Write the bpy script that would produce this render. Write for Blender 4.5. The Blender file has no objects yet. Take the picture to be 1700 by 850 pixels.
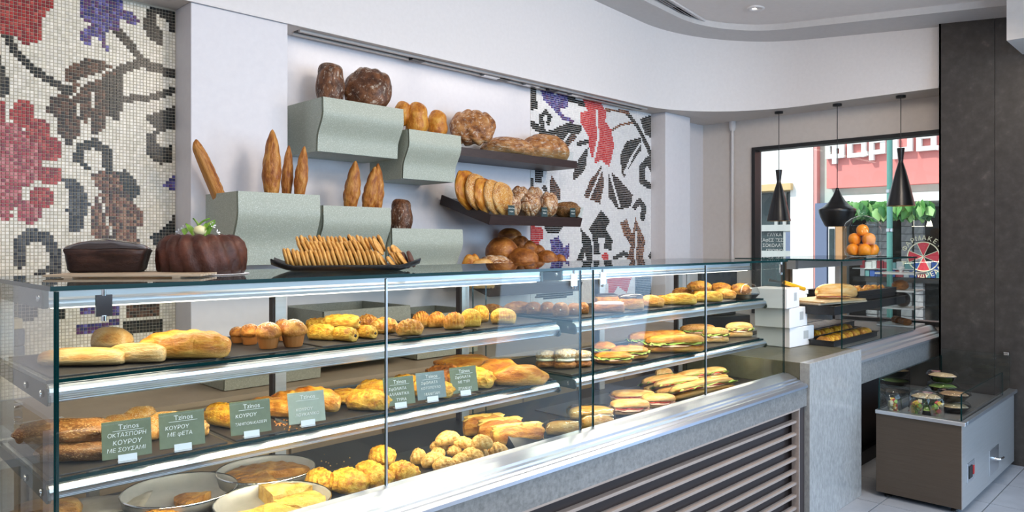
import bpy, bmesh, math, random
from mathutils import Vector, Matrix, noise
PI = math.pi
R = math.radians
random.seed(7)
scene = bpy.context.scene
LEDW = 1.6
COL = scene.collection

# ---------------------------------------------------------------- camera, world, light, exposure
EYE, FPX, CX, HY = 1.5, 1220.0, 850.0, 404.0      # eye height (m), focal length and horizon in 1700x850 pixels
SX, CC = 0.7046, 0.7096                            # the counter runs along X, 45 degrees off the view axis
cd = bpy.data.cameras.new('camera')
cd.sensor_width = 36.0
cd.lens = 36.0 * FPX / 1700.0
cd.shift_y = -(425.0 - HY) / 1700.0
cd.clip_start = 0.05
cam = bpy.data.objects.new('camera', cd)
COL.objects.link(cam)
cam.location = (0, 0, EYE)
cam.rotation_euler = (R(90), 0, -math.atan2(CC, SX))
scene.camera = cam

w = bpy.data.worlds.new('world')
scene.world = w
w.use_nodes = True
bgn = w.node_tree.nodes['Background']
bgn.inputs[0].default_value = (0.80, 0.90, 1.0, 1)
bgn.inputs[1].default_value = 1.6
vs = scene.view_settings
vs.view_transform = 'Standard'
vs.look = 'None'
vs.gamma = 1.0
vs.use_curve_mapping = False
vs.exposure = 0.0
scene.cycles.use_denoising = True
scene.cycles.max_bounces = 10
scene.cycles.diffuse_bounces = 4
scene.cycles.glossy_bounces = 5
scene.cycles.transmission_bounces = 8
scene.cycles.transparent_max_bounces = 40
scene.cycles.sample_clamp_indirect = 4.0
scene.cycles.caustics_reflective = False
scene.cycles.caustics_refractive = False


def area(name, loc, target, sx, sy, power, color):
    l = bpy.data.lights.new(name, 'AREA')
    l.shape = 'RECTANGLE'
    l.size, l.size_y = sx, sy
    l.energy, l.color = power, color
    o = bpy.data.objects.new(name, l)
    COL.objects.link(o)
    o.location = loc
    d = Vector(target) - Vector(loc)
    o.rotation_euler = d.to_track_quat('-Z', 'Y').to_euler()
    return o


sun = bpy.data.lights.new('sun', 'SUN')
sun.energy, sun.angle, sun.color = 3.6, R(2), (1.0, 0.95, 0.86)
so = bpy.data.objects.new('sun', sun)
COL.objects.link(so)
so.rotation_euler = Vector((0.6, -0.35, -0.75)).to_track_quat('-Z', 'Y').to_euler()
# daylight through the open shop front (street side, behind the customer) and the ceiling lamps
area('shopfront_daylight', (3.2, -3.05, 2.12), (3.4, 2.0, 1.0), 6.0, 1.6, 160, (0.50, 0.73, 1.0))
area('entrance_daylight', (6.33, -1.75, 1.15), (4.9, 0.9, 0.3), 1.8, 1.9, 55, (0.40, 0.66, 1.0))
for lx, ly, p in ((0.2, 1.2, 12), (2.2, 1.0, 22), (4.2, 1.0, 30), (0.2, -1.0, 18), (3.0, -1.0, 24)):
    area('ceiling_lamp_light', (lx, ly, 2.9), (lx, ly + 1.6, 0.4), 0.5, 0.5, p, (1.0, 0.84, 0.69))
for lx in (2.4, 3.3, 4.2):
    area('soffit_slot_light', (lx, 3.6, 2.618), (lx, 3.35, 1.2), 0.8, 0.04, 0.6, (1.0, 0.90, 0.80))

# ---------------------------------------------------------------- helpers


def at_z(px, py, z):
    """point of the horizontal plane z seen at a pixel of the 1700x850 photograph"""
    w_ = FPX * (EYE - z) / (py - HY)
    u = (px - CX) / FPX * w_
    return Vector((SX * u + CC * w_, -CC * u + SX * w_, z))


def at_y(px, py, Y):
    t = (px - CX) / FPX
    X = Y * (CC + SX * t) / (SX - CC * t)
    w_ = CC * X + SX * Y
    return Vector((X, Y, EYE - (py - HY) * w_ / FPX))


def at_x(px, py, X):
    t = (px - CX) / FPX
    Y = X * (SX - CC * t) / (CC + SX * t)
    w_ = CC * X + SX * Y
    return Vector((X, Y, EYE - (py - HY) * w_ / FPX))


def pix(p):
    u = SX * p[0] - CC * p[1]
    w_ = CC * p[0] + SX * p[1]
    return CX + FPX * u / w_, HY - FPX * (p[2] - EYE) / w_


def tag(o, label=None, cat=None, group=None, kind=None):
    if label: o['label'] = label
    if cat: o['category'] = cat
    if group: o['group'] = group
    if kind: o['kind'] = kind
    return o


def empty(name, loc, label, cat, group=None, rz=0.0):
    o = bpy.data.objects.new(name, None)
    COL.objects.link(o)
    o.empty_display_size = 0.05
    o.location = loc
    o.rotation_euler = (0, 0, rz)
    return tag(o, label, cat, group)


def dup(root, loc=None, rot=None, scale=None, label=None, group=None):
    r = root.copy()
    COL.objects.link(r)
    if loc is not None: r.location = loc
    if rot is not None: r.rotation_euler = rot
    if scale is not None: r.scale = scale
    if label: r['label'] = label
    if group: r['group'] = group
    for ch in list(root.children):
        c = ch.copy()
        COL.objects.link(c)
        c.parent = r
        for g in list(ch.children):
            d = g.copy()
            COL.objects.link(d)
            d.parent = c
    return r


class MB:
    """collects simple shapes and links them as one mesh object"""

    def __init__(s):
        s.v, s.f, s.mi, s.sm = [], [], [], []

    def add(s, vs_, fs, mi=0, smooth=False, M=None):
        b = len(s.v)
        s.v += [tuple(M @ Vector(p)) if M else tuple(p) for p in vs_]
        for f in fs:
            s.f.append(tuple(b + i for i in f))
            s.mi.append(mi)
            s.sm.append(smooth)
        return s

    def box(s, x0, y0, z0, x1, y1, z1, mi=0, M=None):
        return s.add([(x0, y0, z0), (x1, y0, z0), (x1, y1, z0), (x0, y1, z0), (x0, y0, z1), (x1, y0, z1), (x1, y1, z1), (x0, y1, z1)],
                     [(0, 3, 2, 1), (4, 5, 6, 7), (0, 1, 5, 4), (1, 2, 6, 5), (2, 3, 7, 6), (3, 0, 4, 7)], mi, False, M)

    def prism(s, poly, axis, a, b, mi=0, smooth=False, M=None):
        """poly in the two other axes (in order), extruded along axis from a to b"""
        n = len(poly)

        def P(p, t):
            if axis == 0: return (t, p[0], p[1])
            if axis == 1: return (p[0], t, p[1])
            return (p[0], p[1], t)
        vs_ = [P(p, a) for p in poly] + [P(p, b) for p in poly]
        s.add(vs_, [(i, (i + 1) % n, n + (i + 1) % n, n + i) for i in range(n)], mi, smooth, M)
        return s.add(vs_, [tuple(range(n))[::-1], tuple(range(n, 2 * n))], mi, False, M)

    def tube(s, pts, r, n=8, mi=0, caps=True, M=None):
        pts = [Vector(p) for p in pts]
        rs = r if isinstance(r, (list, tuple)) else [r] * len(pts)
        vs_, fs = [], []
        up = None
        for i, p in enumerate(pts):
            d = (pts[min(i + 1, len(pts) - 1)] - pts[max(i - 1, 0)]).normalized()
            if up is None: up = Vector((0, 0, 1)) if abs(d.z) < 0.9 else Vector((1, 0, 0))
            a = d.cross(up).normalized()
            b = d.cross(a).normalized()
            up = a.cross(d) if a.cross(d).length > 1e-6 else up
            for k in range(n):
                t = 2 * PI * k / n
                vs_.append(p + (a * math.cos(t) + b * math.sin(t)) * rs[i])
        for i in range(len(pts) - 1):
            for k in range(n):
                fs.append((i * n + k, i * n + (k + 1) % n, (i + 1) * n + (k + 1) % n, (i + 1) * n + k))
        s.add(vs_, fs, mi, True, M)
        if caps:
            s.add(vs_, [tuple(range(n))[::-1], tuple(range((len(pts) - 1) * n, len(pts) * n))], mi, False, M)
        return s

    def lathe(s, prof, n=24, mi=0, smooth=True, M=None, rad=None, caps=False):
        """prof: (r, z) from bottom to top; rad(theta, i) scales the radius"""
        vs_, fs = [], []
        for i, (r, z) in enumerate(prof):
            for k in range(n):
                t = 2 * PI * k / n
                q = r * (rad(t, i) if rad else 1)
                vs_.append((q * math.cos(t), q * math.sin(t), z))
        for i in range(len(prof) - 1):
            for k in range(n):
                fs.append((i * n + k, i * n + (k + 1) % n, (i + 1) * n + (k + 1) % n, (i + 1) * n + k))
        s.add(vs_, fs, mi, smooth, M)
        ends = []
        if not caps: return s
        if prof[0][0] > 1e-5: ends.append(tuple(range(n))[::-1])
        if prof[-1][0] > 1e-5: ends.append(tuple(range((len(prof) - 1) * n, len(prof) * n)))
        return s.add(vs_, ends, mi, False, M) if ends else s

    def grid(s, rows, mi=0, smooth=True, closed=False, M=None):
        n = len(rows[0])
        vs_ = [p for r in rows for p in r]
        fs = []
        for i in range(len(rows) - 1):
            for k in range(n if closed else n - 1):
                fs.append((i * n + k, i * n + (k + 1) % n, (i + 1) * n + (k + 1) % n, (i + 1) * n + k))
        return s.add(vs_, fs, mi, smooth, M)

    def mesh(s, name, mats):
        m = bpy.data.meshes.new(name)
        m.from_pydata(s.v, [], s.f)
        if not isinstance(mats, (list, tuple)): mats = [mats]
        for x in mats: m.materials.append(x)
        m.polygons.foreach_set('material_index', s.mi)
        m.polygons.foreach_set('use_smooth', s.sm)
        m.update()
        return m

    def build(s, name, mats, parent=None, loc=None):
        return link(name, s.mesh(name, mats), parent, loc)


def link(name, mesh, parent=None, loc=None, scale=None, rot=None):
    o = bpy.data.objects.new(name, mesh)
    COL.objects.link(o)
    if parent: o.parent = parent
    if loc is not None: o.location = loc
    if scale is not None: o.scale = scale
    if rot is not None: o.rotation_euler = rot
    return o


def structure(o, label=None):
    o['kind'] = 'structure'
    if label: o['label'] = label
    return o


def bevel(o, width, seg=2):
    m = o.modifiers.new('bevel', 'BEVEL')
    m.width, m.segments, m.limit_method = width, seg, 'ANGLE'
    return o


_tm = {}


def lettering(name, body, size, material, parent, loc, rot, align='CENTER', extrude=0.0004, scale=None, shear=0.0):
    body = body.replace('\u039a', 'K').replace('\u03a6', '\u03c6')
    key = (body, size, extrude, align, shear, material.name)
    if key not in _tm:
        c = bpy.data.curves.new('lettering', 'FONT')
        c.body, c.size, c.extrude, c.align_x, c.shear = body, size, extrude, align, shear
        c.resolution_u = 2
        t = bpy.data.objects.new('lettering', c)
        m = bpy.data.meshes.new_from_object(t)
        bpy.data.objects.remove(t)
        m.materials.clear()
        m.materials.append(material)
        _tm[key] = m
    return link(name, _tm[key], parent, loc, scale, rot)


# ---------------------------------------------------------------- materials


def rgb(*c):
    if len(c) == 1 and isinstance(c[0], (tuple, list)): c = c[0]
    return (c[0], c[1], c[2], 1.0)


def mat(name, base, rough=0.5, metal=0.0, spec=0.5, coat=0.0, emit=None, estr=0.0):
    m = bpy.data.materials.new(name)
    m.use_nodes = True
    p = m.node_tree.nodes['Principled BSDF']
    p.inputs['Base Color'].default_value = rgb(base)
    p.inputs['Roughness'].default_value = rough
    p.inputs['Metallic'].default_value = metal
    p.inputs['Specular IOR Level'].default_value = spec
    p.inputs['Coat Weight'].default_value = coat
    if emit:
        p.inputs['Emission Color'].default_value = rgb(emit)
        p.inputs['Emission Strength'].default_value = estr
    return m


def N(m, kind, **kw):
    n = m.node_tree.nodes.new(kind)
    for k, v in kw.items():
        if k in n.inputs: n.inputs[k].default_value = v
        else: setattr(n, k, v)
    return n


def L(m, a, b): m.node_tree.links.new(a, b)


def ramp(m, fac, stops):
    r = N(m, 'ShaderNodeValToRGB')
    e = r.color_ramp.elements
    e[0].position, e[0].color = stops[0][0], rgb(stops[0][1])
    e[1].position, e[1].color = stops[-1][0], rgb(stops[-1][1])
    for p, c in stops[1:-1]:
        x = e.new(p)
        x.color = rgb(c)
    L(m, fac, r.inputs[0])
    return r.outputs[0]


def mixc(m, fac, a, b, mode='MIX'):
    x = N(m, 'ShaderNodeMix', data_type='RGBA', blend_type=mode)
    for val, idx in ((fac, 0), (a, 6), (b, 7)):
        if hasattr(val, 'links'): L(m, val, x.inputs[idx])
        elif idx == 0: x.inputs[0].default_value = val
        else: x.inputs[idx].default_value = rgb(val)
    return x.outputs[2]


def bumped(m, height, strength, dist=0.01):
    b = N(m, 'ShaderNodeBump')
    b.inputs['Strength'].default_value = strength
    b.inputs['Distance'].default_value = dist
    L(m, height, b.inputs['Height'])
    L(m, b.outputs[0], m.node_tree.nodes['Principled BSDF'].inputs['Normal'])


def noisy(name, stops, scale=20.0, rough=0.5, metal=0.0, detail=6.0, bump=0.0, bdist=0.004, coords='Object', coat=0.0, spec=0.5, stretch=None, voro=0.0, vcol=None, vsize=0.25):
    """a noise-driven colour, optionally with bright or dark specks of size vsize at scale voro"""
    m = mat(name, stops[0][1], rough, metal, spec, coat)
    p = m.node_tree.nodes['Principled BSDF']
    tc = N(m, 'ShaderNodeTexCoord')
    vec = tc.outputs[coords]
    if stretch:
        mp = N(m, 'ShaderNodeMapping')
        mp.inputs['Scale'].default_value = stretch
        L(m, vec, mp.inputs[0])
        vec = mp.outputs[0]
    n = N(m, 'ShaderNodeTexNoise', Scale=scale, Detail=detail, Roughness=0.62)
    L(m, vec, n.inputs['Vector'])
    c = ramp(m, n.outputs['Fac'], stops)
    if voro:
        v = N(m, 'ShaderNodeTexVoronoi', Scale=voro)
        L(m, vec, v.inputs['Vector'])
        k = ramp(m, v.outputs['Distance'], [(vsize * 0.8, (1, 1, 1)), (vsize, (0, 0, 0))])
        c = mixc(m, k, c, vcol)
    L(m, c, p.inputs['Base Color'])
    if bump: bumped(m, n.outputs['Fac'], bump, bdist)
    return m


def crust(name, dark, mid, light, pale, scale=3.0, rough=0.45, bump=0.5, flour=0.0, seeds=None, sscale=28.0, coat=0.1, cracks=0.0):
    """baked crust: browned top, paler underside (the dough's own colour), optional flour dust or seeds; unit-sized objects"""
    m = mat(name, mid, rough, 0, 0.4, coat)
    p = m.node_tree.nodes['Principled BSDF']
    tc = N(m, 'ShaderNodeTexCoord')
    oi = N(m, 'ShaderNodeObjectInfo')
    ad = N(m, 'ShaderNodeVectorMath', operation='ADD')
    L(m, tc.outputs['Object'], ad.inputs[0])
    sc = N(m, 'ShaderNodeVectorMath', operation='SCALE')
    sc.inputs['Scale'].default_value = 9.0
    L(m, oi.outputs['Random'], sc.inputs[0])
    L(m, sc.outputs[0], ad.inputs[1])
    n = N(m, 'ShaderNodeTexNoise', Scale=scale, Detail=5.0, Roughness=0.6)
    L(m, ad.outputs[0], n.inputs['Vector'])
    c = ramp(m, n.outputs['Fac'], [(0.36, dark), (0.5, mid), (0.64, light)])
    sp = N(m, 'ShaderNodeSeparateXYZ')
    L(m, tc.outputs['Generated'], sp.inputs[0])
    g = ramp(m, sp.outputs['Z'], [(0.06, (1, 1, 1)), (0.42, (0, 0, 0))])
    c = mixc(m, g, c, pale)
    if flour:
        f = N(m, 'ShaderNodeTexNoise', Scale=scale * 2.2, Detail=6.0, Roughness=0.7)
        L(m, ad.outputs[0], f.inputs['Vector'])
        k = ramp(m, f.outputs['Fac'], [(0.62 - flour * 0.3, (0, 0, 0)), (0.80 - flour * 0.3, (1, 1, 1))])
        c = mixc(m, k, c, (0.80, 0.72, 0.60))
    hgt = n.outputs['Fac']
    if cracks:
        v = N(m, 'ShaderNodeTexVoronoi', feature='DISTANCE_TO_EDGE', Scale=cracks)
        L(m, ad.outputs[0], v.inputs['Vector'])
        k = ramp(m, v.outputs['Distance'], [(0.012, (1, 1, 1)), (0.055, (0, 0, 0))])
        c = mixc(m, k, c, dark)
        hgt = v.outputs['Distance']
    if seeds:
        v = N(m, 'ShaderNodeTexVoronoi', Scale=sscale)
        L(m, ad.outputs[0], v.inputs['Vector'])
        k = ramp(m, v.outputs['Distance'], [(0.26, (1, 1, 1)), (0.36, (0, 0, 0))])
        c = mixc(m, k, c, seeds)
        hgt = k
    L(m, c, p.inputs['Base Color'])
    if bump: bumped(m, hgt, bump, 0.03 if not seeds else 0.015)
    return m


def glass_mat(name, tint=(0.95, 0.985, 0.975), ior=1.45, rough=0.0):
    m = bpy.data.materials.new(name)
    m.use_nodes = True
    nt = m.node_tree
    nt.nodes.clear()
    out = nt.nodes.new('ShaderNodeOutputMaterial')
    f0 = ((ior - 1) / (ior + 1)) ** 2
    lw = nt.nodes.new('ShaderNodeLayerWeight')
    lw.inputs[0].default_value = 0.5
    pw = nt.nodes.new('ShaderNodeMath')
    pw.operation = 'POWER'
    nt.links.new(lw.outputs['Facing'], pw.inputs[0])
    pw.inputs[1].default_value = 5.0
    fr = nt.nodes.new('ShaderNodeMath')
    fr.operation = 'MULTIPLY_ADD'
    nt.links.new(pw.outputs[0], fr.inputs[0])
    fr.inputs[1].default_value = 1 - f0
    fr.inputs[2].default_value = f0
    tr = nt.nodes.new('ShaderNodeBsdfTransparent')
    tr.inputs[0].default_value = rgb(tint)
    gl = nt.nodes.new('ShaderNodeBsdfGlossy')
    gl.inputs['Roughness'].default_value = rough
    mx = nt.nodes.new('ShaderNodeMixShader')
    nt.links.new(fr.outputs[0], mx.inputs[0])
    nt.links.new(tr.outputs[0], mx.inputs[1])
    nt.links.new(gl.outputs[0], mx.inputs[2])
    nt.links.new(mx.outputs[0], out.inputs[0])
    return m


WHITE = noisy('white_paint', [(0.3, (0.74, 0.72, 0.72)), (0.7, (0.78, 0.76, 0.76))], 40, 0.6, bump=0.03)
WALLW = noisy('wall_paint', [(0.3, (0.72, 0.71, 0.745)), (0.7, (0.76, 0.75, 0.78))], 30, 0.55, bump=0.03)
TAUPE = noisy('taupe_paint', [(0.3, (0.66, 0.61, 0.57)), (0.7, (0.70, 0.65, 0.61))], 25, 0.6, bump=0.03)
CEIL = noisy('ceiling_paint', [(0.3, (0.80, 0.76, 0.74)), (0.7, (0.84, 0.80, 0.78))], 25, 0.65)
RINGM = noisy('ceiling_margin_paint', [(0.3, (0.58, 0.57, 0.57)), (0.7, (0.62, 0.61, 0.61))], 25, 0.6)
STONE_D = noisy('dark_stone', [(0.25, (0.030, 0.025, 0.022)), (0.5, (0.046, 0.040, 0.036)), (0.62, (0.058, 0.052, 0.047)), (0.80, (0.12, 0.10, 0.085))], 14, 0.35, detail=10, bump=0.05)
STONE_G = noisy('grey_stone', [(0.25, (0.13, 0.135, 0.135)), (0.5, (0.215, 0.22, 0.22)), (0.75, (0.30, 0.305, 0.305))], 75, 0.28, detail=12, bump=0.05)
STONE_B = noisy('olive_stone_edge', [(0.3, (0.10, 0.095, 0.06)), (0.7, (0.15, 0.14, 0.10))], 18, 0.4)
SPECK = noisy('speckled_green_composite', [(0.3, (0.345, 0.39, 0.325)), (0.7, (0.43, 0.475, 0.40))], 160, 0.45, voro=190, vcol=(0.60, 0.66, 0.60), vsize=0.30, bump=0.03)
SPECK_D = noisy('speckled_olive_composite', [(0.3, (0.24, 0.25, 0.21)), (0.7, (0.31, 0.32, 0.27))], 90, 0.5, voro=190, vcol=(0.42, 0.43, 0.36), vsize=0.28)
ALU = mat('brushed_aluminium', (0.78, 0.81, 0.85), 0.33, 1.0)
ALU_D = mat('ribbed_aluminium', (0.55, 0.57, 0.60), 0.32, 1.0)
CHROME = mat('chrome', (0.85, 0.85, 0.85), 0.08, 1.0)
STEEL = noisy('stainless_steel', [(0.3, (0.50, 0.50, 0.50)), (0.7, (0.56, 0.56, 0.56))], 6, 0.36, 0.65, stretch=(1, 1, 30))
STEEL_BR = noisy('brown_tinted_steel', [(0.3, (0.115, 0.088, 0.066)), (0.7, (0.135, 0.105, 0.08))], 6, 0.42, 0.6, stretch=(1, 1, 30))
BLACK = mat('black_matt', (0.012, 0.012, 0.013), 0.45)
BLACKT = noisy('black_tray_enamel', [(0.3, (0.012, 0.012, 0.014)), (0.7, (0.022, 0.022, 0.025))], 60, 0.35)
SLATE = noisy('slate_board', [(0.3, (0.020, 0.017, 0.016)), (0.7, (0.034, 0.029, 0.027))], 14, 0.55, bump=0.08)
DECK = noisy('dark_deck', [(0.3, (0.018, 0.015, 0.015)), (0.7, (0.028, 0.024, 0.023))], 10, 0.5)
WENGE = noisy('wenge_wood', [(0.3, (0.022, 0.011, 0.010)), (0.7, (0.045, 0.024, 0.022))], 12, 0.45, stretch=(1, 12, 12), bump=0.05)
LOUVD = mat('louvre_recess', (0.036, 0.025, 0.024), 0.6)
LOUVL = noisy('louvre_slat', [(0.3, (0.35, 0.29, 0.26)), (0.7, (0.41, 0.345, 0.31))], 10, 0.4, stretch=(1, 8, 8))
GREENB = mat('dark_green_bracket', (0.030, 0.048, 0.035), 0.35)
GLASS = glass_mat('clear_glass', (0.965, 0.99, 0.985), 1.34)
GLASSE = mat('glass_edge_teal', (0.0, 0.028, 0.03), 0.15, 0, 0.4)
GLASSL = mat('glass_edge_pale', (0.25, 0.42, 0.42), 0.15, 0, 0.6)
PLASTIC = glass_mat('clear_plastic', (0.93, 0.94, 0.95), 1.5, 0.05)
BACKC = noisy('back_counter_laminate', [(0.3, (0.30, 0.235, 0.165)), (0.7, (0.36, 0.285, 0.205))], 5, 0.5, stretch=(1, 1, 8))
PAPER = mat('white_paper', (0.82, 0.82, 0.82), 0.7)
TAGG = noisy('green_chalk_card', [(0.3, (0.125, 0.150, 0.070)), (0.7, (0.160, 0.185, 0.092))], 60, 0.4)
TAGB = noisy('blue_chalk_card', [(0.3, (0.16, 0.21, 0.20)), (0.7, (0.20, 0.25, 0.235))], 60, 0.4)
TAGD = mat('dark_teal_card', (0.02, 0.05, 0.055), 0.5)
CHALK = mat('white_chalk', (0.85, 0.86, 0.82), 0.8)
FLOORT = noisy('grey_floor_tile', [(0.3, (0.31, 0.34, 0.39)), (0.7, (0.39, 0.42, 0.47))], 8, 0.3, bump=0.03)
GROUT = mat('light_grout', (0.45, 0.44, 0.42), 0.8)
LED = mat('led_strip', (1, 0.95, 0.85), 0.5, emit=(1.0, 0.90, 0.72), estr=3.0)
# ---------------------------------------------------------------- the room
YW, XW, XL, YF = 3.70, 6.35, -2.5, -3.2        # back wall, window wall, far left wall, shop front
SOF = 2.64


def zc(x, y): return 3.223 - 0.05 * x + 0.10 * y


structure(MB().box(XL, YF, -0.12, XW, YW, -0.012).build('floor', GROUT), 'grey square floor tiles with pale grout')
floor_o = bpy.data.objects['floor']
tm = MB().box(0, 0, 0, 0.444, 0.444, 0.012).mesh('tile', FLOORT)
fx0, fy0 = 5.4 - 0.45 * 5, 1.03 - 0.45 * 6
for i in range(8):
    for j in range(8):
        x, y = fx0 + 0.45 * i, fy0 + 0.45 * j
        if x + 0.45 > XW: continue
        link('tile', tm, floor_o, (x + 0.003, y + 0.003, -0.012))
structure(MB().box(XL, YW, 0, XW, YW + 0.15, 3.8).build('wall_back', WALLW), 'smooth pale lilac wall behind the bread shelves')
structure(MB().box(XL - 0.15, YF, 0, XL, YW, 3.8).build('wall_left', WALLW))
# shop front: piers and header round a wide opening
f = MB()
f.box(XL, YF - 0.15, 0, -1.2, YF, 3.8).box(6.2, YF - 0.15, 0, XW + 0.15, YF, 3.8).box(-1.2, YF - 0.15, 2.95, 6.2, YF, 3.8)
MB().box(-1.2, YF - 0.15, 0, 6.2, YF, 1.25).build('unseen_haze_blocker', LOUVD)['kind'] = 'structure'  # unseen low wall, added to keep bright haze out of the case glass
structure(f.build('wall_front', WALLW))
# window wall at X = XW with the window opening, open further along to the entrance
WY0, WY1, WZ0, WZ1 = 0.9, 3.19, 0.86, 2.378
f = MB()
f.box(XW, WY1, 0, XW + 0.18, YW, 3.8).box(XW, WY0, WZ1, XW + 0.18, WY1, 3.8).box(XW, WY0, 0, XW + 0.18, WY1, WZ0).box(XW, -0.6, 0, XW + 0.18, WY0, 3.8)
structure(f.build('wall_right', TAUPE), 'taupe wall around the street window')
f = MB()
t = 0.032
f.box(XW - 0.02, WY0, WZ1 - t, XW + 0.1, WY1, WZ1).box(XW - 0.02, WY0, WZ0, XW + 0.1, WY1, WZ0 + t)
f.box(XW - 0.02, WY1 - t, WZ0 + t, XW + 0.1, WY1, WZ1 - t).box(XW - 0.02, WY0, WZ0 + t, XW + 0.1, WY0 + t, WZ1 - t)
win = structure(f.build('window_1', BLACK), 'black framed street window')
MB().box(XW + 0.03, WY0 + t, WZ0 + t, XW + 0.036, WY1 - t, WZ1 - t).build('pane', GLASS, win)
# pilasters
structure(bevel(MB().box(1.39, 3.51, 0, 1.885, YW, SOF).build('trim_1', WALLW), 0.004), 'white pilaster beside the mosaic')
structure(bevel(MB().box(5.46, 3.545, 0, 5.86, YW, SOF).build('trim_2', WALLW), 0.004), 'white pilaster beyond the far mosaic')
# bulkhead with a rounded corner
YB, XB, RB = 3.50, 6.0, 0.95
path = [(XL, YB), (-0.5, YB), (1.5, YB), (3.5, YB)]
for k in range(25):
    a = PI / 2 * k / 24
    path.append((XB - RB + RB * math.sin(a), YB - RB + RB * math.cos(a)))
path += [(XB, 2.0), (XB, 1.2), (XB, 0.2)]


def off(d):
    out = []
    for i, p in enumerate(path):
        a, b = Vector(path[max(i - 1, 0)]), Vector(path[min(i + 1, len(path) - 1)])
        tt = (b - a).normalized()
        out.append((p[0] + tt.y * d, p[1] - tt.x * d))
    return out


f = MB()
inner, ins2 = path, off(-0.02)
f.grid([[(x, y, SOF) for x, y in path], [(x, y, zc(x, y)) for x, y in path]])
bulk = structure(f.build('trim_3', WHITE), 'curved white bulkhead over the counter')
f = MB()
far = [(XL, YW), (-0.5, YW), (1.5, YW), (3.5, YW)] + [(XW if k > 12 else XB - RB + (XW - XB + RB) * k / 12, YW if k <= 12 else YW - (YW - YB + RB) * (k - 12) / 12) for k in range(25)] + [(XW, 2.0), (XW, 1.2), (XW, 0.2)]
f.grid([[(x, y, SOF) for x, y in path], [(x, y, SOF) for x, y in far]], smooth=False)
MB.build(f, 'soffit', TAUPE, bulk)
f = MB()
lo, li = path, off(0.008)
f.grid([[(x, y, SOF + 0.006) for x, y in path], [(x, y, SOF + 0.006) for x, y in li], [(x, y, SOF - 0.006) for x, y in li], [(x, y, SOF - 0.006) for x, y in path]], smooth=False)
f.build('edge_strip', WHITE, bulk)
# slot diffuser in the soffit
f = MB()
f.box(1.98, 3.555, SOF - 0.012, 5.2, 3.575, SOF).box(1.98, 3.625, SOF - 0.012, 5.2, 3.645, SOF).box(1.98, 3.575, SOF - 0.004, 5.2, 3.625, SOF - 0.001, 1)
slot = f.build('slot_diffuser', [TAUPE, mat('slot_dark', (0.05, 0.05, 0.05), 0.6)], bulk)
for i, x in enumerate((2.75, 3.35, 3.5, 3.75, 4.0, 4.25)):
    MB().box(x, 3.578, SOF - 0.02, x + (0.14 if i % 2 else 0.09), 3.622, SOF - 0.004).build('spotlight_block', ALU_D if i % 2 else BLACK, bulk)
# ceiling: margin ring and the main field one step higher
f = MB()
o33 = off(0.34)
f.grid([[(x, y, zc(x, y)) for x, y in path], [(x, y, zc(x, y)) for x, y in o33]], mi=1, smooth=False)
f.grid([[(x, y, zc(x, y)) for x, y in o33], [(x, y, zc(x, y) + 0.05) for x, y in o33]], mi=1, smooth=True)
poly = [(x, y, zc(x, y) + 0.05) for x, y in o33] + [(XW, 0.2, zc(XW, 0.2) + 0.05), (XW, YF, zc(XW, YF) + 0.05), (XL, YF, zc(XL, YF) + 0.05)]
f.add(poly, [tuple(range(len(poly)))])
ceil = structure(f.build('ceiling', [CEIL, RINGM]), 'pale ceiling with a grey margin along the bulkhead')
MB().box(XL - 0.2, YF - 0.2, 3.82, XW + 0.2, YW + 0.2, 3.9).build('roof_slab', CEIL, ceil)
# ceiling vent and downlight


def ceil_at(px, py):
    z = 3.3
    for _ in range(20):
        p = at_z(px, py, z)
        z = zc(p.x, p.y) + 0.05
    return at_z(px, py, z)


c = ceil_at(1098, 4)
vent = empty('ceiling_vent', c, 'grey slotted air vent set in the pale ceiling', 'vent')
f = MB()
f.box(-0.55, -0.11, -0.012, 0.55, -0.09, 0.004).box(-0.55, 0.09, -0.012, 0.55, 0.11, 0.004).box(-0.55, -0.09, -0.012, -0.53, 0.09, 0.004).box(0.53, -0.09, -0.012, 0.55, 0.09, 0.004)
f.build('frame', RINGM, vent)
MB().box(-0.53, -0.09, 0.001, 0.53, 0.09, 0.004).build('backing', BLACK, vent)
sl = MB().box(-0.53, -0.008, -0.003, 0.53, 0.008, 0.0, M=Matrix.Rotation(R(30), 4, 'X')).mesh('slat', ALU_D)
for k in range(7): link('slat', sl, vent, (0, -0.075 + k * 0.025, -0.004))
vent.rotation_euler = (R(5.7), R(2.9), R(4))
c = ceil_at(1255, 13)
dl = empty('downlight', c, 'small round recessed downlight in the ceiling', 'lamp')
MB().lathe([(0.030, -0.002), (0.036, -0.010), (0.062, -0.010), (0.066, 0.002)], 24).build('bezel', WHITE, dl)
MB().lathe([(0.001, 0.0), (0.034, -0.001)], 20).build('lens', mat('lamp_lens', (1, 1, 1), 0.3, emit=(1, 0.9, 0.75), estr=2), dl)
# dark stone column
col = structure(MB().box(5.94, -0.3, 0, XW, 1.535, 3.36).build('wall_column', BLACK), 'dark brown stone clad column')
for y0, y1 in ((1.206, 1.548), (0.62, 1.203), (0.03, 0.617)):
    MB().box(5.925, y0, 0, 5.94, y1, 3.36).build('stone_panel', STONE_D, col)
MB().box(5.925, 1.535, 0, XW, 1.548, 3.36).build('side_panel', STONE_D, col)
structure(MB().box(5.45, YF, 2.77, 5.924, 1.045, 3.3).build('trim_4', TAUPE), 'taupe ceiling beam end above the column')
# pale conduit on the window wall
p = at_x(1216, 300, XW - 0.02)
f = MB().tube([(p.x, p.y, 1.0), (p.x, p.y, SOF)], 0.013, 10)
f.lathe([(0.02, SOF - 0.09), (0.03, SOF - 0.06), (0.03, SOF)], 12, M=Matrix.Translation((p.x, p.y, 0)))
structure(f.build('trim_5', WHITE), 'white conduit pipe running up the window wall')

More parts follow.
